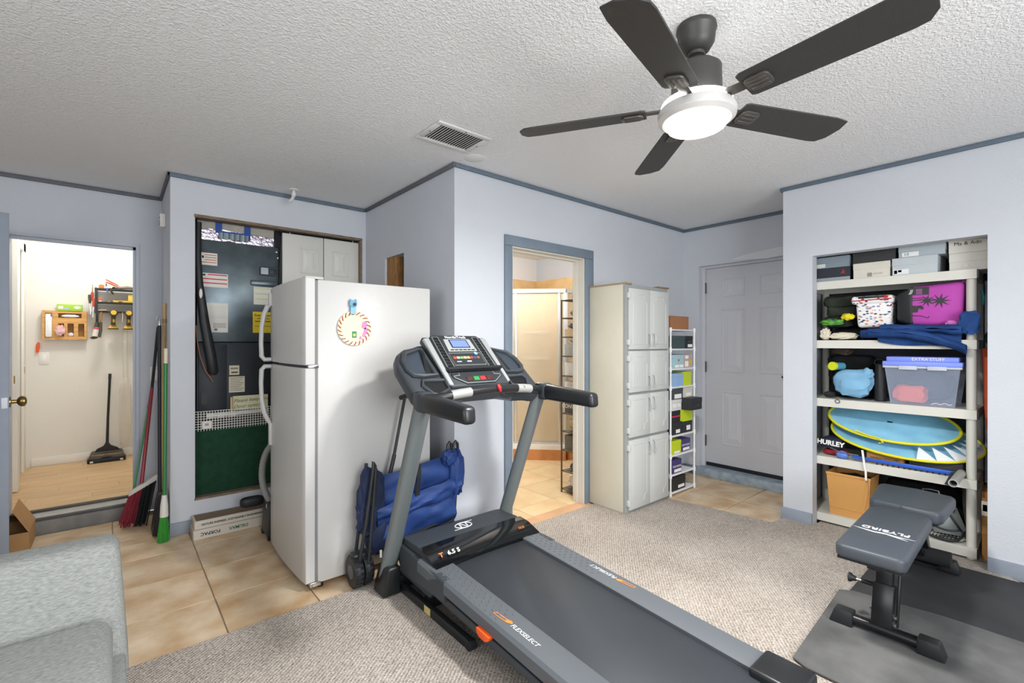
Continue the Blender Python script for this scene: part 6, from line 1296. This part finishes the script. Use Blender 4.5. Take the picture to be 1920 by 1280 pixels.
# fourth shelf: two folded pop-up tents and things beneath
Z4 = SZ[1]+.0006
def popup(label, C, a2, ry_, seed, n=48):
    t = thing('popup_tent', label, 'tent', (C[0], C[1], C[2]-.12))
    A2 = Vector(a2); C = Vector(C); A1 = Vector((0, ry_, .03)); nrm = A1.cross(A2).normalized()
    rim = [C + A1*math.cos(2*math.pi*i/n) + A2*math.sin(2*math.pi*i/n) for i in range(n)]
    q = M(); q.tube(rim, .009, 8, closed=True); lab(q.build('rim', mat('tent_yellow', 'e2dc2a', rough=.6), t), 'yellow sprung rim')
    q = M()
    def f(u, v):
        a = 2*math.pi*u; p = C + (A1*math.cos(a) + A2*math.sin(a))*(.05+.93*v); return p + nrm*(.010*mnoise.noise(Vector((math.cos(a)*v*3+seed, math.sin(a)*v*3, seed))))
    q.sheet(f, 48, 6, .0025); q.build('fabric', mat('tent_blue', '8ac6e4', rough=.6, var=.14, vscale=10), t)
    return t, rim, nrm, C
popup('pale blue pop-up tent folded flat with yellow rim, upper of two', (4.045, .775, .757), (-.158, 0, -.104), .355, 1.2)
t2, rim2, n2, C2 = popup('blue pop-up tent with white felt teeth, lower of two', (4.06, .715, .662), (-.17, 0, -.106), .40, 5.1)
for i in range(6):
    p = rim2[(14 + 2*i - 0) % 48]; # front arc towards the right
    r = rim2[(16 + 2*i) % 48]; c = (Vector(p)+Vector(r))/2; apex = c + (C2-c)*.30 + Vector((-.01, 0, .045))
    a = Vector(p)+Vector((-.004, 0, .006)); b = Vector(r)+Vector((-.004, 0, .006)); th = Vector((.003, 0, 0))
    q = M(); vs = [q.bm.verts.new(x_) for x_ in (a, b, apex, a+th, b+th, apex+th)]
    for f_ in ((0,1,2), (5,4,3), (0,3,4,1), (1,4,5,2), (2,5,3,0)): q.bm.faces.new([vs[k] for k in f_])
    # mirrored arc index keeps the teeth on the visible right half
    q.build('tooth', mat('felt_white', 'dfe3e6', rough=.8), t2)
q = M(); q.tube([(3.874, .93, .70), (3.876, .86, .675), (3.874, .80, .665), (3.87, .775, .64), (3.872, .80, .632)], .004, 6); lab(q.build('zip_trim', MATS['tent_yellow'], t2), 'yellow zip edging')
hb2 = thing('navy_bag', 'navy sports bag with white block lettering on the fourth shelf', 'bag', (4.0, 1.09, Z4)); q = M(); q.blob((4.00, 1.09, Z4+.088), (.09, .07, .040), .08, 2, 3, 3, .5); q.build('bag', mat('bag_navy', '20283c', rough=.7), hb2)
text('HURLEY', .046, basis((3.905, 1.085, Z4+.093), (0,-1,-.06), (.0,0,1)), m_white, hb2, 'bag_lettering', bold=.002)
small('red_cloth', 'dark red cloth wedged under the navy sports bag', 'cloth', lambda q: q.blob((3.99, 1.075, Z4+.023), (.06, .075, .020), .15, 3, 4, 3, .7), mat('cloth_red', '96202f', rough=.8))
shoebox('kraft cardboard box with printed lettering under the tents', 3.93, 4.15, .68, .88, Z4, Z4+.085, 'a87842', group='kraft boxes in the alcove', face='-x', cat='box', name='cardboard_box', lidh=.1, print_=[('HANDLE WITH CARE', .016, .5, .4, '4a3a26')])
small('grey_foam_block', 'dark grey foam block at the right of the fourth shelf', 'foam', lambda q: q.box(3.95, 4.2, .40, .66, Z4, Z4+.07, bev=.01), mat('foam_grey', '3c3d40', rough=.9))
rb = thing('blue_rake', 'long blue plastic bar with comb teeth lying along the fourth shelf', 'bar', (3.88, .66, Z4)); m_blu = mat('blue_plastic', '2f5fc4', rough=.35)
q = M(); q.hexa([(3.872, .42, Z4+.006), (3.888, .42, Z4+.006), (3.888, .95, Z4+.016), (3.872, .95, Z4+.016), (3.872, .42, Z4+.032), (3.888, .42, Z4+.032), (3.888, .95, Z4+.036), (3.872, .95, Z4+.036)], bev=.004); q.build('bar', m_blu, rb)
for i in range(14): q = M(); q.box(3.867, 3.871, .44+i*.028, .448+i*.028, Z4+.001, Z4+.012); q.build('tooth', m_black, rb)
small('blue_ball', 'shiny blue ball with silver rod at the end of the blue bar', 'ball', lambda q: q.blob((3.882, 1.008, Z4+.028), (.020, .036, .028), 0, 1, 1, 3), mat('ball_blue', '5b83d8', rough=.2))
small('silver_rod', 'thin silver rod laid across the blue ball', 'rod', lambda q: q.tube([(3.868, 1.075, Z4+.068), (3.862, 1.0, Z4+.045), (3.866, .91, Z4+.044)], .004, 6), m_chrome)
wsx = thing('white_strap', 'short white webbing strap hanging over the fourth shelf', 'strap', (3.86, .87, Z4-.1)); q = M(); q.sheet(lambda u, v: (3.858-.006*math.sin(v*3), .862+.012*u+(.028*(1-v) if v < .6 else .011-.004*v) - .01, Z4+.085-.20*v), 2, 12, .002); q.build('webbing', m_white, wsx)
gp = thing('metal_pipe', 'open-ended grey metal pipe beside the right shelf post', 'pipe', (3.9, .41, Z4)); q = M(); n = 20; q.lathe([(.0165, -.02), (.0165, .30), (.022, .30), (.022, -.02)], n, T=basis((3.885, .405, Z4+.024), (0,1,0), (0,0,1)) @ Matrix.Rotation(math.pi, 4, 'X')); q.build('tube', mat('pipe_grey', 'b4b4b0', rough=.4, metal=.4), gp)
small('black_strap', 'black webbing end drooping beside the metal pipe', 'strap', lambda q: q.hexa([(3.858, .445, Z4-.055), (3.863, .445, Z4-.055), (3.863, .475, Z4-.05), (3.858, .475, Z4-.05), (3.866, .425, Z4+.03), (3.871, .425, Z4+.03), (3.871, .445, Z4+.03), (3.866, .445, Z4+.03)]), m_black)

# bottom shelf
Z5 = SZ[0]+.0006
bk = thing('tan_bin', 'tan square plastic bin on the lowest alcove shelf', 'bin', (4.0, .97, Z5))
m_tan = mat('bin_tan', 'cf9a58', rough=.5, var=.04)
def ring_box(q, x0, x1, y0, y1, z0, z1, e, t):
    bo = [(x0, y0), (x1, y0), (x1, y1), (x0, y1)]; to = [(x0-e, y0-e), (x1+e, y0-e), (x1+e, y1+e), (x0-e, y1+e)]; c = Vector(((x0+x1)/2, (y0+y1)/2))
    inn = lambda p: (p[0]+math.copysign(t, c.x-p[0]), p[1]+math.copysign(t, c.y-p[1]))
    q.prism(bo, z0, z0+t)
    for i in range(4):
        a, b, cc, d = bo[i], bo[(i+1)%4], to[(i+1)%4], to[i]
        q.hexa([(*a, z0), (*b, z0), (*inn(b), z0), (*inn(a), z0), (*d, z1), (*cc, z1), (*inn(cc), z1), (*inn(d), z1)])
q = M(); ring_box(q, 3.90, 4.10, .865, 1.085, Z5, Z5+.300, .018, .004); q.build('bin_wall', m_tan, bk)
q = M(); q.box(3.880, 4.122, .845, .851, Z5+.285, Z5+.300).box(3.880, 4.122, 1.099, 1.105, Z5+.285, Z5+.300).box(3.878, 3.884, .845, 1.105, Z5+.285, Z5+.300); q.build('bin_lip', m_tan, bk)
q = M(); q.tube([(3.896, .862, Z5+.055), (3.896, 1.088, Z5+.055)], .003, 6); q.build('bin_seam', m_tan, bk)
q = M(); q.tube(smooth([(3.875, .86, Z5+.298), (3.868, .855, Z5+.2), (3.868, .875, Z5+.08)], 2), .0022, 6); q.build('bin_wire', mat('wire_tan', 'b9824a', rough=.5), bk)
small('bin_contents', 'dark crumpled things inside the tan bin', 'contents', lambda q: q.blob((4.0, .975, Z5+.245), (.09, .095, .03), .4, 3, 4, 3, .6), m_dark)
gt = thing('tool_guard', 'silver-grey metal guard of a power tool on the lowest shelf', 'power tool', (4.03, .46, Z5)); q = M(); q.prism([(.0, .0), (.13, .0), (.15, .05), (.11, .17), (.05, .22), (.0, .20), (-.03, .1)], 0, .02, T=basis((4.02, .545, Z5+.003), (.2,-1,0), (.25,0,1)), bev=.004); q.build('plate', mat('guard_grey', '9fa8a8', rough=.35, metal=.6, var=.2), gt)
q = M(); q.cyl((4.03, .475, Z5+.165), (4.055, .47, Z5+.16), .022, 16); q.build('hub', m_black, gt)
cw = thing('extension_cable', 'coil of black extension cable spilling over the lowest shelf', 'cable', (3.92, .46, Z5))
for k, P in enumerate(([(3.95, .57, Z5+.05), (3.89, .56, Z5+.02), (3.876, .50, Z5+.009), (3.876, .43, Z5+.010), (3.93, .405, Z5+.03), (3.96, .40, Z5+.06)], [(3.96, .57, Z5+.075), (3.93, .50, Z5+.055), (3.94, .44, Z5+.055), (3.96, .41, Z5+.07)], [(3.90, .53, Z5+.012), (3.885, .46, Z5+.012), (3.91, .41, Z5+.015), (3.95, .44, Z5+.02), (3.93, .51, Z5+.012)], [(3.98, .49, Z5+.24), (3.95, .47, Z5+.16), (3.95, .43, Z5+.10), (3.96, .41, Z5+.06)])):
    q = M(); q.tube(smooth(P, 3), .006, 8); q.build('cable_loop', m_black, cw)
fold_stack('black_tool_bag', 'black tool bag in the shadows of the lowest shelf', 'bag', 4.10, 4.22, .42, .80, Z5, 3, .085, '1c1d1f', 14)
small('pump_handle', 'grey metal bail handle standing behind the bench seat', 'handle', lambda q: q.tube([(4.0, .60, Z5+.22), (4.0, .595, Z5+.27), (4.0, .56, Z5+.275), (4.0, .52, Z5+.272), (4.0, .51, Z5+.22)], .005, 8), mat('bail_grey', '77787a', rough=.4, metal=.6))
tl_ = thing('camera_tripod', 'black folded tripod legs leaning beside the shelf post', 'tripod', (3.98, .42, Z5))
for dx in (0, .03): q = M(); q.tube([(3.955+dx, .372, Z5+.012), (3.955+dx, .385+dx*.3, Z5+.18), (3.955+dx, .392+dx*.3, Z5+.34)], .011, 8); q.build('leg', m_black, tl_)
# things between shelf and alcove side
G6 = 'kraft cartons beside the alcove shelf'
def kraft(label, z0, h, col, mark=None, x0=3.945): return shoebox(label, x0, 4.28, .045, .322, z0, z0+h, col, group=G6, face='-x', cat='box', name='kraft_carton', lidh=.05, mark=mark)
kraft('kraft carton on the alcove floor, lowest of three beside the shelf', .0125, .150, '9c6d38'); kraft('kraft carton with torn end, middle of three beside the shelf', .1632, .100, 'a67a40')
kraft('kraft carton with white barcode label, topmost of three beside the shelf', .2640, .150, 'a87638', mark=[(.0, .5, .05, .62, 'dcd9d0'), (.02, .09, .22, .48, '3b3b3b'), (.12, .3, .25, .32, '8b8b88'), (.12, .3, .40, .47, '8b8b88')])
kb_ = small('orange_board', 'orange foam body board standing between shelf and alcove side', 'board', lambda q: q.prism([(.06, .46), (.28, .46), (.295, .70), (.315, .95), (.325, 1.31), (.06, 1.31)], 4.00, 4.03, T=Matrix(((0,0,1,0),(1,0,0,0),(0,1,0,0),(0,0,0,1))), bev=.006), mat('foam_orange', 'c8552c', rough=.7))
kb_.location.z = -.044
small('foam_panel', 'pale lilac foam panel standing behind the orange board', 'panel', lambda q: q.box(4.20, 4.23, .06, .328, .4146, 1.69, bev=.004), mat('foam_lilac', 'b4b6c4', rough=.7))
small('dark_jacket', 'dark teal jacket hanging over the orange board', 'clothes', lambda q: q.blob((4.02, .265, 1.33), (.05, .045, .06), .35, 2.5, 3, 3, .8), mat('jacket_teal', '22333a', rough=.9))
